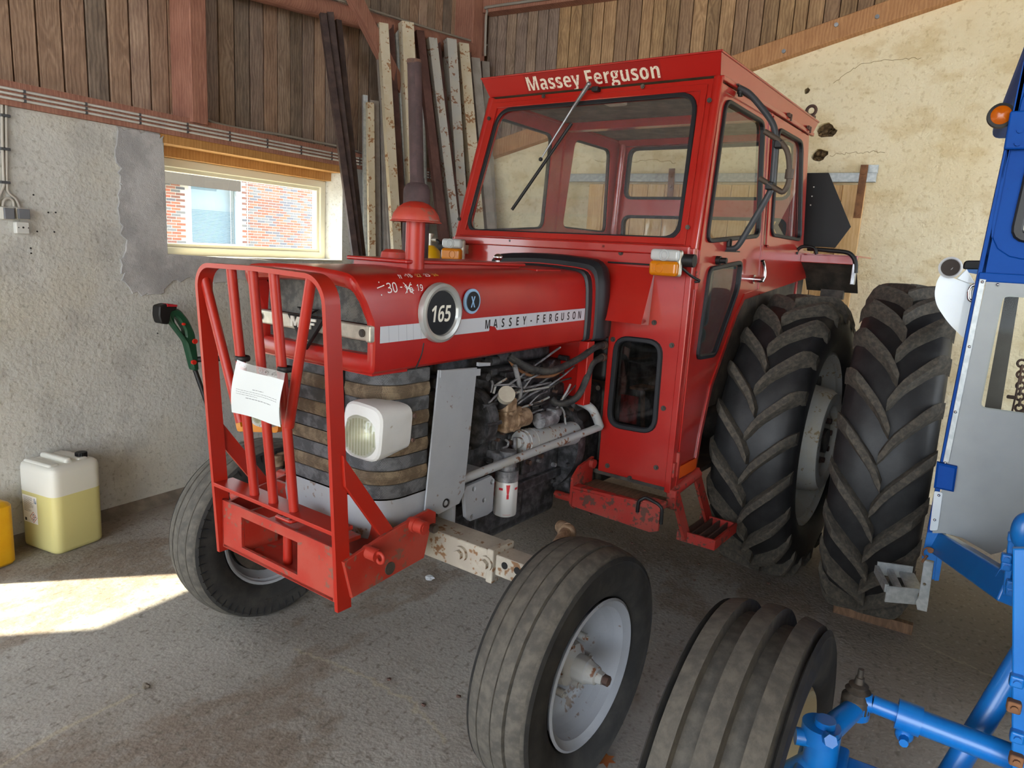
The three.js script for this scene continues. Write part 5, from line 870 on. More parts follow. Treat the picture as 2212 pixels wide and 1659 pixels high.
  mesh('mirror_frame', [tube([[1652, 284], [1668, 294], [1683, 304], [1698, 322], [1704, 345], [1705, 378], [1702, 398], [1692, 414], [1680, 410], [1660, 397], [1641, 385]].map((p) => m(...p, z + 0.03)), 0.0105, 80, 12), cyl(0.016, 0.035, m(1705, 378, z + 0.03).x, m(1705, 378).y, z + 0.03, 'y', 14)], plain(0x50443a, 0.6, 0.2), mb, 'brown tube loop of the mirror frame');
  mesh('frame_clamp', [m(1683, 312, z + 0.02), m(1664, 402, z + 0.02)].map((p) => box(0.03, 0.03, 0.04, p.x, p.y, p.z, 0.005)), Mt.black, mb);
  const gr = group('grab_rail', tractor, null, 'black grab rails on the rear mudguard');
  mesh('small_loop', [tube([[1720, 549], [1723, 540], [1733, 533], [1750, 533], [1760, 538], [1764, 549]].map(([u, v]) => T(u, v, 'z', -2.35)), 0.009, 30, 10)], Mt.black, gr);
  mesh('long_rail', [tube([[1745, 537], [1790, 541], [1828, 545], [1842, 554], [1848, 568], [1848, 590]].map(([u, v]) => T(u, v, 'z', -2.43)), 0.0115, 40, 10)], Mt.black, gr);
  // slow vehicle sign, seen from its black back
  const sg = group('rear_sign', tractor, null, 'black back of a cut-corner triangular sign'), P = (u, v) => { const p = T(u, v, 'z', -2.68); return [p.x, p.y]; };
  mesh('sign_plate', [plate([P(1736, 374), P(1790, 373), P(1838, 490), P(1804, 535), P(1690, 530), P(1670, 490)], 'z', -2.685, 0.006, [], 0.0008)], plain(0x0c0b0e, 0.55), sg);
  for (const [u, v] of [[1758, 404], [1754, 424], [1751, 443]]) { const p = T(u, v, 'z', -2.677); mesh('rivet', [cyl(0.004, 0.003, p.x, p.y, p.z, 'z', 8)], plain(0xd8d4cc, 0.4), sg); }
  mesh('sign_post', [rod(T(1748, 540, 'z', -2.7), T(1752, 400, 'z', -2.7), 0.012)], Mt.black, sg);
}
// step beam and ladder step below the door --------------------------
{
  const st = group('foot_step', tractor, null, 'worn red foot step and platform below the door');
  mesh('platform_beam', [plate([[0.245, 0.498], [0.6, 0.486], [0.636, 0.5], [0.636, 0.6], [0.6, 0.6], [0.245, 0.585]], 'z', -0.806, 0.012, [], 0.001), bb(0.245, 0.6, 0.574, 0.586, -0.84, -0.795, 0.002), plate([[0.245, 0.575], [0.40, 0.58], [0.36, 0.572], [0.245, 0.56]], 'z', -0.795, 0.006)], Mt.stepRed, st);
  mesh('platform_board', [bb(0.25, 0.6, 0.562, 0.574, -0.98, -0.82)], Mt.oldWood, st, 'dirty wooden platform board');
  mesh('side_bracket', [plate([[-0.79, 0.5], [-0.79, 0.62], [-0.84, 0.66], [-0.95, 0.68], [-0.95, 0.56], [-0.82, 0.48]], 'x', 0.235, 0.012), cyl(0.02, 0.03, 0.25, 0.655, -0.93, 'x', 8), cyl(0.017, 0.09, 0.2, 0.525, -0.81, 'x', 14)], Mt.stepRed, st);
  mesh('rubber_edge', [tube([V3(0.545, 0.555, -0.79), V3(0.548, 0.6, -0.79), V3(0.57, 0.618, -0.8), V3(0.62, 0.606, -0.8), V3(0.64, 0.59, -0.8), V3(0.643, 0.53, -0.8)], 0.007, 30, 8, 0.2)], Mt.black, st);
  mesh('end_cap', [bb(0.556, 0.636, 0.575, 0.606, -0.86, -0.796, 0.008)], Mt.stepRed, st);
  const y = 0.4, p = (u, v, yy = y) => T(u, v, 'y', yy), B = [p(1481, 1155), p(1538, 1178), p(1577, 1133), p(1500, 1134)];
  const x0 = 0.63, x1 = 0.775, z0 = -1.06, z1 = -1.31;
  mesh('step_arm', [[z0, 0.6, -0.97], [z1, 0.65, -1.17]].map(([z, yt, zt]) => along(box(0.012, 1, 0.055, 0, 0.5, 0).scale(1, V3(0.62, yt, zt).distanceTo(V3(0.65, y, z)), 1), V3(0.65, y, z), V3(0.62, yt, zt))), Mt.stepRed, st);
  mesh('step_frame', [bb(x0 - 0.02, x1, y - 0.022, y + 0.022, z0 - 0.006, z0 + 0.006, 0.002), bb(x0 - 0.02, x1, y - 0.022, y + 0.022, z1 - 0.006, z1 + 0.006, 0.002), bb(x1 - 0.012, x1, y - 0.022, y + 0.022, z1, z0, 0.002)], Mt.stepRed, st);
  for (let i = 0; i < 4; i++) mesh('step_slat', [bb(x0 + i * 0.034, x0 + 0.006 + i * 0.034, y - 0.02, y + 0.018, z1, z0)], Mt.rust, st);
  mesh('support_tube', [rod(V3(0.6, 0.6, -0.97), V3(0.62, 0.64, -1.19), 0.022), bb(0.59, 0.63, 0.54, 0.62, -0.99, -0.95, 0.006)], Mt.stepRed, st);
}

// ---------------------------------------------------------------- the blue tractor beside it (room axes)
{
  const bt = group('tractor', scene); tag(bt, 'blue farm tractor with a grey vinyl cab panel beside the red one', 'tractor');
  const ZC = -0.75, P = (u, v, z = ZC) => { const p = Rm(u, v, 'z', z); return [p.x, p.y]; }, XM = 2.06;
  for (const s of [1, -1]) {
    const w = group('rear_wheel', bt, V3(s > 0 ? 1.415 : 2 * XM - 1.415, 0.742, -1.76), s > 0 ? 'large lugged rear wheel beside the red tractor' : 'large lugged rear wheel on the far side');
    tractorTyre(w, 0.745, 0.355, 0.44, 22, 0.13, 0.34);
    mesh('rim', [lathe([[0.43, -0.13], [0.445, -0.135], [0.41, -0.1], [0.38, -0.05], [0.38, 0.05], [0.41, 0.1], [0.445, 0.135], [0.42, 0.13], [0.37, 0.06], [0.3, 0.03], [0.12, 0.03], [0.1, 0.07], [0, 0.07]], 'x', 60)], Mt.grey, w, 'pale wheel rim');
  }
  const ribs = [[-0.096, -0.06], [-0.019, 0.019], [0.06, 0.096]];
  for (const s of [1, -1]) {
    const w = group('front_wheel', bt, V3(s > 0 ? 1.283 : 2 * XM - 1.283, 0.403, 0.35), 'three-ribbed front wheel'); w.rotation.y = -0.07;
    const ty = ribTyre(0.403, 0.235, ribs, 0.032, 0.245); mesh('tyre', [ty[1], ty[2]], Mt.tyreSide, w); mesh('tyre_tread', [ty[0]], Mt.tyreDust, w, 'three-ribbed dusty tread');
    mesh('rim', [lathe([[0.235, -0.085], [0.255, -0.09], [0.23, -0.07], [0.2, -0.02], [0.2, 0.03], [0.23, 0.075], [0.256, 0.094], [0.248, 0.1], [0.225, 0.085], [0.195, 0.06], [0.1, 0.045], [0, 0.045]], 'x', 48)], Mt.creamRim, w, 'cream wheel rim');
  }
  // front axle and steering
  const ax = group('front_axle', bt, null, 'blue front axle with steering arm and tie rod');
  mesh('axle_beam', [bb(1.385, XM + 0.66, 0.4, 0.53, 0.28, 0.42, 0.012), bb(1.44, 1.48, 0.39, 0.54, 0.27, 0.43, 0.008)], Mt.blue, ax);
  const kp = Rm(1780, 1575, 'z', 0.36);
  mesh('steering_knuckle', [cyl(0.033, 0.1, kp.x, kp.y - 0.06, 0.35, 'y', 28), cyl(0.037, 0.035, kp.x - 0.006, kp.y - 0.015, 0.35, 'y', 28), rod(V3(kp.x, kp.y - 0.09, 0.35), V3(1.33, 0.41, 0.35), 0.035)], Mt.blue, ax);
  mesh('knuckle_cap', [cyl(0.02, 0.016, kp.x, kp.y + 0.008, 0.35, 'y', 24)], Mt.blue, ax);
  mesh('knuckle_bolt', [rod(Rm(1795, 1602, 'z', 0.41), Rm(1783, 1590, 'z', 0.36), 0.013, 6), rod(V3(kp.x - 0.05, kp.y - 0.03, 0.37), V3(kp.x - 0.02, kp.y - 0.03, 0.36), 0.018, 8)], Mt.blue, ax);
  const bj = Rm(1850, 1512, 'z', 0.22);
  mesh('steering_arm', [rod(V3(kp.x, kp.y - 0.02, 0.345), V3(bj.x, bj.y - 0.012, 0.23), 0.026, 16, 0.021), cyl(0.03, 0.03, bj.x, bj.y - 0.02, 0.22, 'y', 20)], Mt.blue, ax);
  mesh('ball_joint', [lathe([[0, 0.055], [0.009, 0.054], [0.01, 0.04], [0.02, 0.036], [0.016, 0.03], [0.026, 0.024], [0.02, 0.018], [0.03, 0.008], [0.03, -0.02], [0, -0.02]], 'y', 24).translate(bj.x, bj.y, 0.22), cyl(0.006, 0.02, bj.x, bj.y + 0.063, 0.22)], Mt.iron, ax, 'greasy dark ball joint');
  const t0 = Rm(1885, 1520, 'z', 0.22), t1 = Rm(1960, 1549, 'z', 0.22), t2 = Rm(2230, 1652, 'z', 0.22);
  mesh('tie_rod', [rod(bj, t0, 0.02, 14), rod(t0, t1, 0.0185, 18), rod(t1, t2.clone().lerp(t1, -1), 0.0255, 22)], Mt.blue, ax);
  const tdir = t2.clone().sub(t1).normalize(), tn = t1.clone().addScaledVector(tdir, -0.02);
  mesh('tie_rod_clamp', [rod(tn, tn.clone().addScaledVector(tdir, 0.045), 0.031, 20), sph(0.018, t1.x, t1.y - 0.04, 0.22), rod(V3(t1.x, t1.y - 0.04, 0.2), V3(t1.x, t1.y - 0.04, 0.255), 0.009, 8)], Mt.blue, ax);
  const c0 = Rm(2205, 1425, 'z', 0.05), c1 = Rm(2062, 1659, 'z', 0.12);
  mesh('radius_rod', [rod(c1.clone().lerp(c0, -0.25), c1.clone().lerp(c0, 1.6), 0.025, 20)], Mt.blue, bt, 'sloping blue round strut');
  // loader frame and sub-frame
  const lf = group('loader_frame', bt, null, 'bolted blue sub-frame');
  const A = Rm(2042, 1180, 'z', -0.78), B = Rm(2182, 1272, 'z', -0.3);
  mesh('frame_arm', [along(box(0.06, A.distanceTo(B) + 0.06, 0.075, 0, A.distanceTo(B) / 2, 0, 0.006), A, B)], Mt.blue, lf);
  const pz = -0.28, pb = 0.3, pp = [[2196, 1120], [2240, 1120], [2240, 1400], [2193, 1400], [2196, 1250]].map(([u, v]) => P(u, v, pz));
  mesh('frame_post', [plate([[2187, 1180], [2240, 1180], [2240, 1720], [2184, 1720]].map(([u, v]) => P(u, v, pb)), 'z', pb, 0.015, [], 0.002)], Mt.blue, lf);
  mesh('frame_plate', [plate(pp, 'z', pz - 0.02, 0.02, [], 0.002), plate([[2150, 1245], [2190, 1180], [2215, 1180], [2215, 1260]].map(([u, v]) => P(u, v, pz - 0.04)), 'z', pz - 0.05, 0.01), plate([[2180, 1155], [2200, 1155], [2178, 1285], [2165, 1285]].map(([u, v]) => P(u, v, pz + 0.02)), 'z', pz, 0.02, [], 0.002)], Mt.blue, lf);
  for (const [u, v] of [[2174, 1205], [2173, 1222], [2198, 1212], [2197, 1225], [2184, 1262], [2183, 1277], [2188, 1160], [2196, 1470], [2190, 1525], [2197, 1590], [2195, 1640]]) { const p = Rm(u, v, 'z', v > 1400 ? pb + 0.02 : pz + 0.03); mesh('bolt', [box(0.022, 0.022, 0.02, p.x, p.y, p.z, 0.004), cyl(0.006, 0.03, p.x, p.y, p.z, 'z', 8)], u === 2190 || v > 1600 ? Mt.rustBright : Mt.blue, lf); }
  mesh('hydraulic_end', [sph(0.032, P(2210, 1146, pz + 0.06)[0], P(2210, 1146, pz + 0.06)[1], pz + 0.06, 0.8, 1.4, 0.8), rod(Rm(2208, 1150, 'z', pz + 0.05), Rm(2199, 1200, 'z', pz + 0.05), 0.011)], Mt.blue, lf);
  mesh('hanger_plate', [plate([[2003, 1148], [2044, 1152], [2036, 1200], [2026, 1252], [2013, 1252], [2018, 1212], [1991, 1206]].map((q) => P(...q, -0.79)), 'z', -0.805, 0.015, [], 0.001), plate([[2030, 1152], [2044, 1152], [2028, 1252], [2018, 1252]].map((q) => P(...q, -0.78)), 'z', -0.79, 0.02)], Mt.blue, lf);
  mesh('linch_pin', [rod(Rm(2010, 1189, 'z', -0.8), Rm(2010, 1189, 'z', -0.75), 0.009), new THREE.TorusGeometry(0.018, 0.0028, 6, 20, 4).translate(...P(2007, 1195, -0.76), -0.76), rod(Rm(2003, 1200, 'z', -0.76), Rm(1992, 1214, 'z', -0.76), 0.004)], Mt.rustBright, lf, 'rusty spring pin');
  // galvanised step
  const sp = group('foot_step', bt, null, 'galvanised hanging step'), y = 0.455, G = (u, v) => Rm(u, v, 'y', y), bl = G(1893, 1229), br = G(1970, 1240), fr = G(1984, 1277), fl = G(1915, 1271);
  const barG = (a, b, w, h, dy = 0) => { const d = a.distanceTo(b), g = box(w, h, d, 0, dy, 0, 0.002), m4 = new THREE.Matrix4().lookAt(b, a, V3(0, 1, 0)).setPosition(a.clone().lerp(b, 0.5)); return g.applyMatrix4(m4); };
  mesh('step_tread', [barG(bl, br, 0.006, 0.05, 0.005), barG(fl, fr, 0.006, 0.06, -0.02), barG(bl, fl, 0.014, 0.03), barG(bl.clone().lerp(br, 0.38), fl.clone().lerp(fr, 0.38), 0.02, 0.02), barG(bl.clone().lerp(br, 0.85), fl.clone().lerp(fr, 0.9), 0.05, 0.012)], Mt.galv, sp);
  mesh('step_hanger', [plate([[1996, 1210], [2017, 1216], [2004, 1310], [2002, 1322], [1981, 1317], [1978, 1300], [1984, 1290]].map((q) => P(...q, fr.z + 0.01)), 'z', fr.z, 0.01, [(() => { const c = P(1997, 1262, fr.z + 0.01), o = []; for (let i = 0; i < 10; i++) o.push([c[0] + 0.005 * Math.cos(i * 0.628), c[1] + 0.005 * Math.sin(i * 0.628)]); return o; })()], 0.001)], Mt.galv, sp);
  // cab: edge strip, vinyl front panel with a clear pane, blue door frame above
  const cb = group('cab_frame', bt, null, 'blue cab frame');
  const xe = P(2112, 605)[0];
  mesh('edge_strip', [plate([[2212, 128], [2222, 128], [2118, 640], [2012, 1150], [2003, 1150], [2050, 900], [2108, 610]].map((q) => P(...q)), 'z', ZC - 0.05, 0.05)], Mt.blueCab, cb);
  const wn = rounded([P(2193, 512), [2.3, P(2212, 540)[1]], [2.3, 2.05], [P(2205, 380)[0] + 0.03, 2.05]], 0.03, 4), up = [P(2116, 606), [2.36, P(2212, 616)[1]], [2.36, 2.16], P(2212, 128)];
  mesh('upper_panel', [plate(up, 'z', ZC - 0.02, 0.02, [inset(wn, -0.06)], 0.002), plate(inset(wn, -0.062), 'z', ZC - 0.03, 0.02, [wn], 0.004), bb(xe, 2.36, P(2150, 606)[1] - 0.005, P(2150, 590)[1], ZC - 0.02, ZC + 0.012, 0.004)], Mt.blueCab, cb);
  mesh('window_seal', [plate(inset(wn, -0.014), 'z', ZC - 0.02, 0.03, [inset(wn, 0.014)], 0.005)], Mt.seal, cb); mesh('window_glass', [plate(inset(wn, 0.005), 'z', ZC - 0.018, 0)], Mt.glass, cb);
  const cl = P(2192, 285); mesh('clamp_band', [bb(cl[0] - 0.02, cl[0] + 0.12, cl[1] - 0.05, cl[1] + 0.055, ZC, ZC + 0.02, 0.006), ...[0.01, -0.025].map((d) => cyl(0.008, 0.01, cl[0] + 0.01, cl[1] + d - 0.01, ZC + 0.022, 'z', 8))], Mt.blueCab, cb);
  mesh('hinge_block', [plate([[2024, 998], [2068, 1008], [2060, 1062], [2017, 1053]].map((q) => P(...q, ZC + 0.02)), 'z', ZC, 0.03, [], 0.006)], Mt.blueCab, cb, 'blue hinge block');
  mesh('cab_roof', [bb(1.62, 2.5, 2.16, 2.24, -2.3, -0.7, 0.03)], Mt.blueCab, cb);
  const vy = group('vinyl_panel', bt, null, 'grey vinyl panel with a clear pane');
  const hole = rounded([P(2167, 640), [2.2, P(2212, 640)[1]], [2.2, P(2212, 892)[1]], P(2118, 878)], 0.015, 3), vo = [P(2130, 607), [2.36, P(2212, 612)[1]], [2.36, P(2212, 1140)[1]], P(2212, 1146), P(2165, 1190), P(2140, 1196), P(2078, 1160), P(2040, 1150), P(2014, 1150)];
  const vinyl = std({ map: tex(256, 256, (u, v) => mix(hex('#979c9e'), hex('#a4a9aa'), fbm(u, v, 4, 4, 4, 64)), 0.5, 0.5), roughness: 0.42 });
  mesh('vinyl_sheet', [plate(vo, 'z', ZC + 0.004, 0.004, [hole])], vinyl, vy); mesh('clear_pane', [plate(inset(hole, -0.004), 'z', ZC + 0.009, 0)], Mt.film, vy);
  mesh('clamping_strip', [plate([[2116, 602], [2131, 604], [2128, 612], [2050, 998], [2037, 998]].map((q) => P(...q, ZC + 0.012)), 'z', ZC + 0.01, 0.004, [], 0.001)], Mt.galv, vy, 'grey metal clamping strip');
  mesh('clamping_strip', [plate(rounded([[2018, 1060], [2037, 1064], [2026, 1146], [2008, 1146]].map((q) => P(...q, ZC + 0.012)), 0.006, 3), 'z', ZC + 0.01, 0.004, [], 0.001)], Mt.whiteClean, vy, 'white metal clamping strip');
  for (const [u, v] of [[2122, 609], [2155, 615], [2094, 749], [2064, 890], [2042, 1000], [2028, 1070], [2019, 1123]]) { const p = Rm(u, v, 'z', ZC + 0.016); mesh('rivet', [sph(0.0045, p.x, p.y, p.z)], Mt.chrome, vy); }
  mesh('inner_band', [plate([[2172, 635], [2202, 635], [2160, 900], [2124, 900]].map((q) => P(...q, ZC - 0.12)), 'z', ZC - 0.13, 0.01)], Mt.tyreDark, cb, 'black rubber band behind the clear pane');
  { const ch = []; for (let i = 0; i < 9; i++) { const p = Rm(2207 - i * 0.6, 785 + i * 12, 'z', ZC - 0.3); ch.push(new THREE.TorusGeometry(0.012, 0.004, 6, 14).rotateY(i % 2 ? 1.4 : 0.2).translate(p.x, p.y, p.z)); } mesh('chain', ch, Mt.rust, cb, 'dark chain'); mesh('wing_nut', [box(0.03, 0.012, 0.012, ...P(2186, 858, ZC - 0.28), ZC - 0.28, 0.004), rod(Rm(2206, 800, 'z', ZC - 0.28), Rm(2184, 900, 'z', ZC - 0.28), 0.003)], Mt.rust, cb); }
  // white mudguard, work lamp, mirror, turn lamp
  const fd = group('mudguard', bt, null, 'white curved mudguard with a work lamp'), zf = -1.08, Q = (u, v) => P(u, v, zf);
  mesh('mudguard_panel', [plate(rounded([Q(2036, 588), Q(2062, 603), Q(2097, 611), Q(2112, 640), Q(2112, 760), Q(2048, 698), Q(2023, 660), Q(2018, 634), Q(2024, 606)], 0.03, 4), 'z', zf - 0.25, 0.25)], Mt.whiteClean, fd);
  mesh('lamp_bracket', [plate([Q(2066, 602), Q(2088, 581), Q(2106, 612), Q(2090, 612)].map((p) => p), 'z', zf + 0.0, 0.012, [], 0.002)], Mt.whiteClean, fd);
  const lc = Rm(2053, 578, 'z', zf + 0.03);
  mesh('work_lamp', [lathe([[0, -0.04], [0.02, -0.036], [0.034, -0.01], [0.036, 0.004], [0.031, 0.008], [0.027, 0.002]], 'z', 28).translate(lc.x, lc.y, lc.z), rod(lc, Rm(2068, 590, 'z', zf), 0.009)], Mt.white, fd); mesh('lamp_glass', [cyl(0.028, 0.004, lc.x, lc.y, lc.z + 0.003, 'z', 24)], std({ color: 0x3a302a, roughness: 0.5, specularIntensity: 0.3 }), fd, 'brownish lamp glass');
  mesh('grab_handle', [tube([[2106, 615], [2098, 619], [2093, 630], [2093, 645], [2099, 650], [2106, 651]].map(([u, v]) => Rm(u, v, 'z', zf + 0.03)), 0.006, 30, 8)], Mt.chrome, fd);
  const mi = group('wing_mirror', bt, null, 'dark mirror with a blue edge'), mz = -1.35;
  mesh('mirror_housing', [plate(rounded([[2083, 563], [2130, 563], [2130, 582], [2078, 582]].map((q) => P(...q, mz)), 0.012, 3), 'z', mz, 0.04, [], 0.004)], Mt.black, mi); mesh('mirror_base', [plate([[2086, 582], [2130, 582], [2130, 596], [2092, 589]].map((q) => P(...q, mz)), 'z', mz, 0.04)], Mt.blue, mi);
  const tl = group('turn_lamp', bt, null, 'round amber turn lamp in a black housing'), tc = Rm(2162, 250, 'z', ZC - 0.02);
  mesh('lamp_housing', [lathe([[0, -0.03], [0.026, -0.028], [0.035, -0.006], [0.034, 0.01], [0.026, 0.012]], 'z', 28).translate(tc.x, tc.y, tc.z), rod(V3(tc.x, tc.y, tc.z - 0.01), V3(tc.x + 0.08, tc.y + 0.004, tc.z - 0.02), 0.01)], Mt.black, tl);
  mesh('lamp_lens', [lathe([[0, 0.02], [0.015, 0.018], [0.027, 0.01]], 'z', 28).translate(tc.x, tc.y, tc.z)], std({ color: 0xd9690a, roughness: 0.2, transmission: 0.3, thickness: 0 }), tl, 'amber lens');
  // hood and body, just outside the frame
  mesh('hood', [bb(1.83, 2.31, 0.95, 1.36, -0.72, 0.62, 0.06)], Mt.blue, bt); mesh('engine_body', [bb(1.9, 2.22, 0.45, 0.95, -2.2, 0.55, 0.04)], Mt.iron, bt);
}

// ---------------------------------------------------------------- things round about
// notice in a plastic sleeve, tied to the guard
{
  const z = 0.548, c = (u, v) => { const p = T(u, v, 'z', z); return p; }, N = 10, M = 12;
  const A = c(513, 777), B = c(613, 806), C = c(615, 921), D = c(503, 890), toR = (p) => V3(p.x * Math.cos(TURN) + p.z * Math.sin(TURN), p.y, -p.x * Math.sin(TURN) + p.z * Math.cos(TURN));
  const rows = (s0, s1, off) => { const r = []; for (let j = 0; j <= M; j++) { const t = s0 + (s1 - s0) * j / M, q = []; for (let i = 0; i <= N; i++) { const s = i / N, p = A.clone().lerp(B, s).lerp(D.clone().lerp(C, s), t); p.z += off + 0.012 * Math.sin(t * 2.6) * (0.4 + 0.6 * s) + 0.006 * Math.sin(s * 5 + t * 3); q.push(toR(p)); } r.push(q); } return r; };
  const uvGrid = (g, n) => g; const o = group('paper_sheet', scene); tag(o, 'white printed notice in a clear sleeve tied to the red guard', 'notice');
  const grid = (R) => { const P = [], U = [], I = [], n = R.length, m = R[0].length; R.forEach((r, j) => r.forEach((p, i) => { P.push(p.x, p.y, p.z); U.push(i / (m - 1), 1 - j / (n - 1)); })); for (let j = 0; j < n - 1; j++) for (let i = 0; i < m - 1; i++) { const a = j * m + i; I.push(a, a + m, a + 1, a + 1, a + m, a + m + 1); } const g = new THREE.BufferGeometry(); g.setAttribute('position', new THREE.Float32BufferAttribute(P, 3)); g.setAttribute('uv', new THREE.Float32BufferAttribute(U, 2)); g.setIndex(I); g.computeVertexNormals(); return g; };
  const pt = canvasTex(512, 512, (x) => { x.fillStyle = '#cfd3d4'; x.fillRect(0, 0, 512, 512); x.fillStyle = '#3f4448'; const ln = (y, a, b, h) => { let p = a; let k = 0; while (p < b) { const w = 6 + hash(k, y, 3) * 22; x.fillRect(p, y, Math.min(w, b - p), h); p += w + 5; k++; } }; ln(190, 206, 310, 5); ln(222, 50, 470, 4); ln(246, 50, 470, 4); ln(270, 50, 250, 4); ln(300, 140, 400, 6); });
  mesh('paper', grid(rows(0.14, 1, 0)), std({ map: pt, roughness: 0.6 }), o, 'white paper with a few printed lines', true);
  mesh('sleeve', grid(rows(0, 0.14, 0.001)), std({ color: 0xf2f2f2, roughness: 0.15, transmission: 0.75, thickness: 0 }), o, 'clear sleeve edge', true);
  for (const [u, v] of [[524, 774], [616, 797]]) { const p = T(u, v, 'z', 0.488); const g = new THREE.TorusGeometry(0.018, 0.0035, 8, 24).scale(1, 1, 2.2).rotateX(Math.PI / 2).translate(p.x, p.y, p.z); g.rotateY(TURN); mesh('cable_tie', [g], Mt.black, o); }
  for (const [s, t] of [[0.12, 0.06], [0.2, 0.07], [0.55, 0.07], [0.66, 0.07], [0.8, 0.07]]) { const p = A.clone().lerp(B, s).lerp(D.clone().lerp(C, s), t); p.z += 0.004; const q = toR(p); mesh('punch_hole', [new THREE.TorusGeometry(0.004, 0.0012, 6, 14).scale(1.4, 1, 1).translate(q.x, q.y, q.z)], plain(0x9a9a9a, 0.5), o); }
}
// jerrycan with pale yellow liquid
function roundedPrism(w, d, h, r, y0, y1, shrink = 0) { const o = rounded([[-w / 2, -d / 2], [w / 2, -d / 2], [w / 2, d / 2], [-w / 2, d / 2]], r, 6), rows = []; for (const [t, k] of [[0, 0.03], [0.02, 0.012], [0.06, 0], [0.94, 0], [0.975, 0.01], [1, 0.035]]) rows.push(inset(o, k * 0.8 + shrink).map(([x, z]) => V3(x, y0 + (y1 - y0) * t, z))); const cap = (r2) => { const c = r2.reduce((a, b) => a.add(b), V3(0, 0, 0)).multiplyScalar(1 / r2.length); return [r2.map((p) => p.clone()), r2.map(() => c.clone())]; }; return [sheet(rows, true), sheet(cap(rows[0]), true), sheet(cap(rows[rows.length - 1]), true)]; }
{
  const f = Rm(130, 1190, 'y', 0), r = Rm(216, 1158, 'y', 0), l = Rm(38, 1168, 'y', 0), h = Rm(120, 962, 'x', (f.x + l.x) / 2).y * 0.98;
  const w = 0.262, d = 0.245, o = group('jerrycan', scene, V3(-1.995, 0, 0.065)); o.rotation.y = 0.1;
  tag(o, 'translucent white jerrycan half full of pale yellow liquid by the wall', 'jerrycan');
  const H_ = 0.425, lv = 0.285;
  const plastic = std({ color: 0xf2f2ec, roughness: 0.5, transmission: 0.3, thickness: 0 });
  // one shell: clear white plastic above the level, the liquid shining through below it
  const sh = rounded([[-w / 2, -d / 2], [w / 2, -d / 2], [w / 2, d / 2], [-w / 2, d / 2]], 0.045, 6), lay = (L) => L.map(([y, k]) => inset(sh, k).map(([x, z]) => V3(x, y, z))), lid = (r2) => { const c = r2.reduce((a, b) => a.add(b), V3(0, 0, 0)).multiplyScalar(1 / r2.length); return [r2.map((p) => p.clone()), r2.map(() => c.clone())]; };
  const top = lay([[lv, 0], [H_ - 0.03, 0], [H_ - 0.012, 0.005], [H_ - 0.003, 0.015], [H_, 0.03]]), low = lay([[0, 0.022], [0.003, 0.012], [0.012, 0.003], [0.024, 0], [lv, 0]]);
  mesh('can_body', [sheet(top, true), sheet(lid(top[4]), true)], plastic, o);
  mesh('liquid', [sheet(low, true), sheet(lid(low[0]), true), sheet(lid(low[4]), true)], std({ color: 0xcbc486, roughness: 0.4, clearcoat: 0.3 }), o, 'pale yellow liquid showing through the plastic');
  mesh('can_handle', [box(0.2, 0.03, 0.035, -0.01, H_ + 0.006, 0.01, 0.014), box(0.2, 0.024, 0.05, -0.01, H_ - 0.004, 0.08, 0.012), box(0.2, 0.024, 0.05, -0.01, H_ - 0.004, -0.06, 0.012)], plastic, o);
  mesh('can_cap', [cyl(0.024, 0.03, 0.05, H_ + 0.01, -0.075, 'y', 24), ...[...Array(16)].map((_, i) => box(0.003, 0.026, 0.004, 0.05 + 0.0245 * Math.cos(i * 0.393), H_ + 0.01, -0.075 + 0.0245 * Math.sin(i * 0.393)))], Mt.black, o, 'black screw cap');
  const lt = canvasTex(256, 320, (x) => { x.fillStyle = '#e8e8e6'; x.fillRect(0, 0, 256, 320); x.fillStyle = '#4a4d52'; for (let i = 0; i < 16; i++) x.fillRect(16, 20 + i * 11, 90 + 90 * hash(i, 4, 8), 3); x.fillStyle = '#2f5f86'; x.fillRect(208, 20, 12, 60); x.beginPath(); x.moveTo(226, 80); x.lineTo(246, 80); x.lineTo(246, 24); x.fill(); x.save(); x.translate(180, 245); x.rotate(Math.PI / 4); x.strokeStyle = '#b04a40'; x.lineWidth = 6; x.strokeRect(-44, -44, 88, 88); x.strokeRect(-44, -44, 44, 44); x.strokeRect(0, 0, 44, 44); x.fillStyle = '#555'; x.fillRect(-30, -30, 18, 18); x.fillRect(12, 12, 18, 18); x.fillRect(10, -32, 16, 20); x.restore(); x.fillStyle = '#222'; x.fillRect(22, 270, 34, 34); });
  mesh('can_label', new THREE.PlaneGeometry(0.105, 0.135).translate(-0.045, 0.2, d / 2 + 0.0008), std({ map: lt, roughness: 0.5 }), o, 'white hazard label', true);
}
{ // yellow can cut by the edge of the picture
  const p = Rm(0, 1180, 'y', 0), o = group('jerrycan', scene, V3(-2.0, 0, p.z + 0.17)); o.rotation.y = 0.15; tag(o, 'yellow plastic canister with dark stains beside the white one', 'canister');
  mesh('can_body', roundedPrism(0.2, 0.24, 0.3, 0.04, 0, 0.3), Mt.yellow, o); mesh('can_handle', [box(0.16, 0.03, 0.03, 0, 0.305, 0, 0.012)], Mt.yellow, o); mesh('stain', [box(0.003, 0.1, 0.1, 0.1005, 0.12, 0.04, 0.001)], worn('#5a3c14', '#a8790c', 540, 0.6), o, 'dark stain');
}
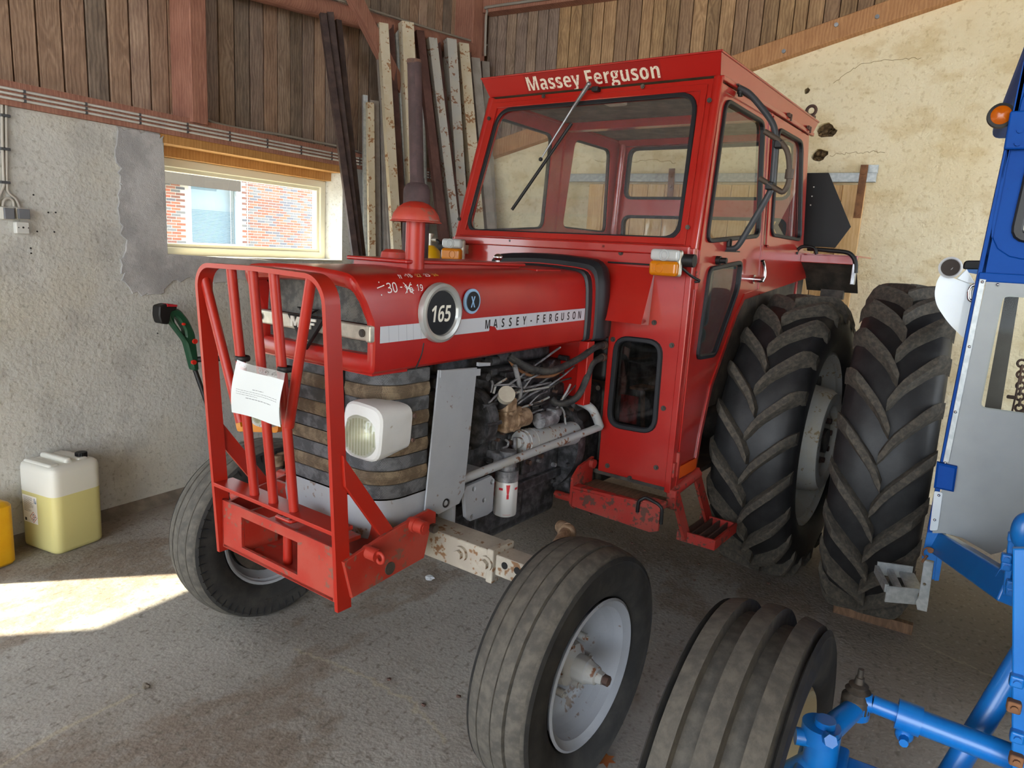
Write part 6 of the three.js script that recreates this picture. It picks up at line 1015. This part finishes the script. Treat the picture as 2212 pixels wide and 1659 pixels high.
// grass trimmer leaning on the wall
{
  const X = XL + 0.14, R = (u, v, x = X) => Rm(u, v, 'x', x), o = group('grass_trimmer', scene); tag(o, 'green and black cordless grass trimmer leaning on the wall', 'trimmer');
  const green = worn('#16402c', '#1d5238', 550, 0.45), zy = (q) => q.map(([u, v]) => { const p = R(u, v); return [p.z, p.y]; });
  mesh('trimmer_handle', [plate(rounded(zy([[362, 662], [384, 668], [402, 690], [416, 720], [421, 760], [425, 800], [412, 800], [402, 760], [396, 738], [376, 712], [361, 692], [356, 675]]), 0.02, 3), 'x', X - 0.022, 0.05, [rounded(zy([[371, 682], [380, 688], [394, 712], [396, 728], [383, 712], [373, 698]]), 0.008, 3)], 0.009)], green, o, 'dark green handle');
  mesh('battery', [plate(rounded(zy([[336, 660], [352, 655], [374, 657], [375, 668], [362, 672], [357, 700], [340, 698], [335, 682]]), 0.012, 3), 'x', X - 0.03, 0.065, [], 0.006)], Mt.black, o, 'black battery pack');
  mesh('battery_latch', [plate(zy([[352, 655], [373, 657], [373, 661], [352, 661]]), 'x', X + 0.0, 0.04)], plain(0xb3202a, 0.5), o, 'red latch');
  for (const [u, v, r] of [[413, 736, 0.014], [411, 781, 0.013], [389, 699, 0.007]]) { const p = R(u, v); mesh('red_button', [cyl(r, 0.016, X + 0.03, p.y, p.z, 'x', 16)], plain(0xd02a1c, 0.4), o, 'red button'); }
  const g0 = R(418, 777), g1 = Rm(476, 773, 'x', X + 0.2); mesh('front_grip', [rod(g0, Rm(480, 774, 'x', X + 0.1), 0.016, 16)], Mt.black, o, 'black auxiliary grip');
  const s0 = R(421, 798), s1 = R(440, 935), dir = s1.clone().sub(s0), k = (s0.y - 0.06) / -dir.y, e = s0.clone().addScaledVector(dir, k * 1).add(V3(0.25, 0, 0)); mesh('shaft', [rod(s0, e, 0.013, 16)], Mt.black, o, 'black shaft'); mesh('motor_head', [cyl(0.05, 0.1, e.x, 0.06, e.z, 'y', 20), cyl(0.13, 0.02, e.x, 0.02, e.z, 'y', 28)], green, o);
}
// sockets on the wall
{
  const grey2 = plain(0x6d7077, 0.55), R = (u, v, x = XL) => Rm(u, v, 'x', x);
  for (const [u0, u1, v0, v1, m, n, l] of [[-4, 24, 446, 475, grey2, 'socket_box', 'grey socket box with a cable loop above it'], [26, 57, 448, 475, grey2, 'socket_box', 'grey socket box above the white outlet']]) { const a = R(u0, v0), b = R(u1, v1), o = group(n, scene, V3(XL, 0, 0)); tag(o, l, 'socket'); mesh('socket_body', [bb(0, 0.035, b.y, a.y, a.z, b.z, 0.004)], plain(0xc4c2bb, 0.5), o); mesh('socket_flap', [bb(0.03, 0.046, b.y + 0.003, a.y - 0.004, a.z - 0.004, b.z + 0.004, 0.003)], m, o, 'grey hinged flap'); }
  { const a = R(27, 478), b = R(58, 505), o = group('wall_outlet', scene, V3(XL, 0, 0)); tag(o, 'white wall outlet below a grey socket box', 'outlet'); mesh('outlet_body', [bb(0, 0.03, b.y, a.y, a.z, b.z, 0.005)], plain(0xcfd0cd, 0.5), o); for (const [u, v, r] of [[33, 491, 0.0025], [43, 491, 0.0045], [54, 492, 0.0025]]) { const p = R(u, v); mesh('outlet_hole', [cyl(r, 0.002, 0.0305, p.y, p.z, 'x', 10)], Mt.black, o); } }
  const cab = (q, l) => tag(mesh('cable', [tube(q.map(([u, v]) => R(u, v, XL + 0.008)), 0.006, 60, 8)], plain(0xb5b0a8, 0.6), scene), l, 'cable');
  cab([[4, 215], [5, 300], [8, 390], [7, 405], [-2, 425], [-6, 446]], 'pale cable running down the plaster to a socket'); cab([[13, 215], [14, 300], [15, 395], [18, 415], [34, 430], [42, 448]], 'second pale cable running down the plaster to a socket'); cab([[6, 446], [8, 434], [18, 428], [28, 434], [30, 446]], 'short cable loop joining the two socket boxes');
  for (const v of [250, 322, 394]) { const p = R(8, v); tag(mesh('cable_clip', [bb(XL, XL + 0.02, p.y - 0.006, p.y + 0.006, p.z - 0.02, p.z + 0.02, 0.003)], plain(0x4a4c50, 0.6), scene), 'dark clip holding two cables on the plaster', 'clip', 'cable clips on the plaster'); }
}
// long profiles leaning in the corner
{
  const cream = paint('#c9c0ac', '#b8a98c', '#8a5c38', 0.58, 560, 0.7), pale = paint('#a9a9a6', '#b5b0a4', '#7a5038', 0.58, 561, 0.65), brown = worn('#4a2f2a', '#60403a', 562, 0.7), galv = Mt.galv, stone = worn('#857e78', '#9a938c', 563, 0.85), dark = worn('#352a2a', '#54433f', 564, 0.75, 0.1);
  const prof = (w, d, t) => [[-w / 2, -d / 2], [w / 2, -d / 2], [w / 2, d / 2], [w / 2 - t, d / 2], [w / 2 - t, -d / 2 + t], [-w / 2 + t, -d / 2 + t], [-w / 2 + t, d / 2], [-w / 2, d / 2]];
  function lean(u0, v0, u1, v1, px, m, name, label, off = 0.1, kind = 'channel', face = 1.1) {
    const a = Rm(u0, v0, 'x', XL + off), q = Rm(u1, v1, 'z', a.z); const d = q.clone().sub(a); const b = a.clone().addScaledVector(d, (a.y - 0.004) / -d.y); const L = a.distanceTo(b), w = 1.15 * px / FOCAL * a.clone().sub(EYE).dot(FW);
    let g;
    if (kind === 'channel') g = new THREE.ExtrudeGeometry(shapeOf(prof(w, w * 0.75, w * 0.12)), { depth: L, bevelEnabled: false }).rotateX(-Math.PI / 2); else if (kind === 'round') g = cyl(w / 2, L, 0, L / 2, 0, 'y', 20); else g = box(w, L, w * 0.7, 0, L / 2, 0, 0.003);
    g.rotateY(face); along(g, b, a); const o = mesh(name, [g], m, scene); tag(o, label, kind === 'round' ? 'pipe' : kind === 'channel' ? 'steel profile' : 'wooden bar', 'long profiles leaning in the corner'); return o;
  }
  lean(697, 30, 768, 556, 12, dark, 'steel_profile', 'dark brown steel bar, first of the dark bundle by the window', 0.13, 'channel'); lean(713, 28, 776, 556, 12, dark, 'steel_profile', 'dark brown steel bar in the middle of the dark bundle', 0.14, 'channel', 0.9); lean(730, 44, 783, 556, 11, dark, 'steel_profile', 'dark brown steel bar with a slightly lower top in the dark bundle', 0.13, 'channel', 1.3);
  lean(788, 206, 790, 556, 9, galv, 'steel_profile', 'narrow shiny galvanised strip with a low top', 0.05, 'channel'); lean(799, 222, 803, 556, 13, cream, 'steel_profile', 'short cream channel beside the galvanised strip', 0.09); lean(807, 218, 812, 556, 18, stone, 'timber_bar', 'short grey-brown bar between two channels', 0.07, 'bar'); lean(826, 224, 838, 556, 17, stone, 'timber_bar', 'short grey stone-coloured bar beside the tall channels', 0.09, 'bar');
  lean(826, 52, 851, 450, 18, cream, 'steel_profile', 'tall cream channel with a broken top', 0.12); lean(842, 54, 868, 450, 12, brown, 'steel_profile', 'tall brown bar behind the cream channel', 0.06); lean(856, 52, 878, 420, 14, galv, 'steel_pipe', 'tall galvanised pipe between two cream channels', 0.05, 'round'); lean(877, 50, 893, 420, 24, cream, 'steel_profile', 'widest tall cream channel with rust on its top', 0.14);
  lean(905, 68, 950, 450, 16, brown, 'steel_profile', 'red-brown channel leaning behind the exhaust', 0.13); lean(922, 70, 962, 440, 9, brown, 'steel_profile', 'narrow red-brown bar beside the red-brown channel', 0.03); lean(932, 84, 976, 450, 17, pale, 'steel_profile', 'pale rusty channel beside the red-brown one', 0.13);
  lean(912, 232, 922, 540, 10, galv, 'steel_pipe', 'galvanised pipe low behind the exhaust', 0.08, 'round'); lean(965, 250, 972, 460, 8, galv, 'steel_pipe', 'short galvanised pipe behind the whitish channel', 0.06, 'round');
  lean(972, 86, 994, 420, 20, pale, 'steel_profile', 'tall whitish channel near the corner post', 0.13); lean(998, 96, 1022, 380, 21, cream, 'steel_profile', 'tall cream channel next to the corner post', 0.12); lean(1024, 127, 1040, 300, 19, stone, 'timber_bar', 'grey-brown bar in front of the corner post', 0.14, 'bar'); lean(1046, 134, 1052, 260, 16, stone, 'timber_bar', 'last grey bar in the corner with chipped end', 0.12, 'bar');
  lean(815, 60, 838, 450, 9, stone, 'timber_bar', 'tall narrow grey bar beside the cream channel with a broken top', 0.05, 'bar'); lean(868, 62, 886, 420, 9, pale, 'steel_profile', 'narrow pale bar wedged between the pipe and the widest channel', 0.04); lean(945, 92, 984, 430, 9, brown, 'steel_profile', 'thin brown bar between the pale and the whitish channel', 0.06); lean(985, 90, 1008, 400, 10, galv, 'steel_profile', 'thin galvanised strip between whitish and cream channels', 0.05); lean(1011, 104, 1031, 380, 9, brown, 'steel_profile', 'thin brown bar at the edge of the cream corner channel', 0.05);
  lean(962, 124, 968, 420, 8, pale, 'steel_profile', 'thin pale bar half hidden behind the whitish channel', 0.08);
}
{ // gas bottle behind the tractor
  const p = Rm(928, 560, 'x', -1.25), top = Rm(928, 530, 'x', -1.25).y, o = group('gas_bottle', scene, V3(p.x, 0, p.z)); tag(o, 'yellow gas bottle with a brass valve behind the hood', 'gas bottle');
  mesh('bottle_body', [lathe([[0, 0], [0.07, 0.005], [0.075, 0.03], [0.075, top - 0.08], [0.06, top - 0.03], [0.025, top], [0, top]], 'y', 28)], Mt.yellow, o); mesh('bottle_valve', [cyl(0.016, 0.06, 0, top + 0.03, 0), cyl(0.012, 0.06, 0.02, top + 0.035, 0, 'x'), cyl(0.024, 0.014, 0, top + 0.066, 0)], Mt.alu, o); mesh('bottle_hose', [tube([V3(0.05, top + 0.035, 0), V3(0.1, top, 0.01), V3(0.11, top - 0.1, 0.02), V3(0.16, top - 0.2, 0.02)], 0.009)], Mt.black, o);
}
// wood under the blue tractor's wheel, leaf, stones and chips
{
  const a = Rm(1803, 1303, 'y', 0.02), b = Rm(1972, 1352, 'y', 0.02), d = a.distanceTo(b), o = mesh('timber_chock', [along(box(0.06, d, 0.034, 0, d / 2, 0, 0.005), V3(a.x, 0.018, a.z + 0.04), V3(b.x, 0.018, b.z + 0.04))], Mt.oldWood, scene); tag(o, 'split wooden chock in front of the blue tractor wheel', 'wooden block');
  const l = Rm(1306, 1640, 'y', 0.004), lg = []; const sh = [[0, -0.03], [0.012, -0.014], [0.03, -0.012], [0.02, 0.0], [0.034, 0.014], [0.014, 0.014], [0.008, 0.034], [-0.004, 0.016], [-0.022, 0.022], [-0.016, 0.004], [-0.03, -0.006], [-0.012, -0.012]];
  const lm = new THREE.Mesh(plate(sh, 'y', 0, 0.001).toNonIndexed ? boxUV(plate(sh, 'y', 0, 0.001)) : null, worn('#8a4a22', '#a8642f', 570, 0.8)); lm.position.set(l.x, 0.004, l.z); lm.rotation.set(0.12, 0.4, 0.1); lm.name = 'dead_leaf'; scene.add(lm); tag(lm, 'curled brown dead leaf on the floor behind the ribbed wheel', 'leaf');
  const stone = (u, v, r, m, label, cat, grp) => { const p = Rm(u, v, 'y', 0), g = new THREE.IcosahedronGeometry(r, 1), q = g.attributes.position; for (let i = 0; i < q.count; i++) { const k = 0.75 + 0.5 * hash(Math.round(q.getX(i) / r * 9), Math.round(q.getY(i) / r * 9 + q.getZ(i) / r * 5), u); q.setXYZ(i, q.getX(i) * k * 1.2, q.getY(i) * k * 0.6, q.getZ(i) * k); } g.computeVertexNormals(); g.computeBoundingBox(); g.translate(p.x, -g.boundingBox.min.y, p.z); tag(mesh('stone', [g], m, scene), label, cat, grp); };
  stone(928, 1254, 0.018, plain(0xb8bcc0, 0.8), 'pale grey chip on the floor in front of the axle', 'stone'); stone(315, 1486, 0.013, plain(0x6f675c, 0.9), 'small brown stone on the open floor', 'stone');
  const bits = [[1240, 1100], [1275, 1112], [1300, 1085], [1345, 1120], [1420, 1168], [1450, 1190], [1392, 1190], [1475, 1180], [1510, 1220], [1440, 1235], [1500, 1255], [990, 1506], [840, 1470], [915, 1525], [1210, 1145], [1660, 1262], [1555, 1205], [1320, 1150], [1365, 1175]];
  for (const [u, v] of bits) stone(u, v, rr(0.005, 0.009), Mt.rust, 'small dark crumb of dirt on the floor', 'dirt crumb', 'dirt crumbs on the floor');
}
renderer.render(scene, camera);
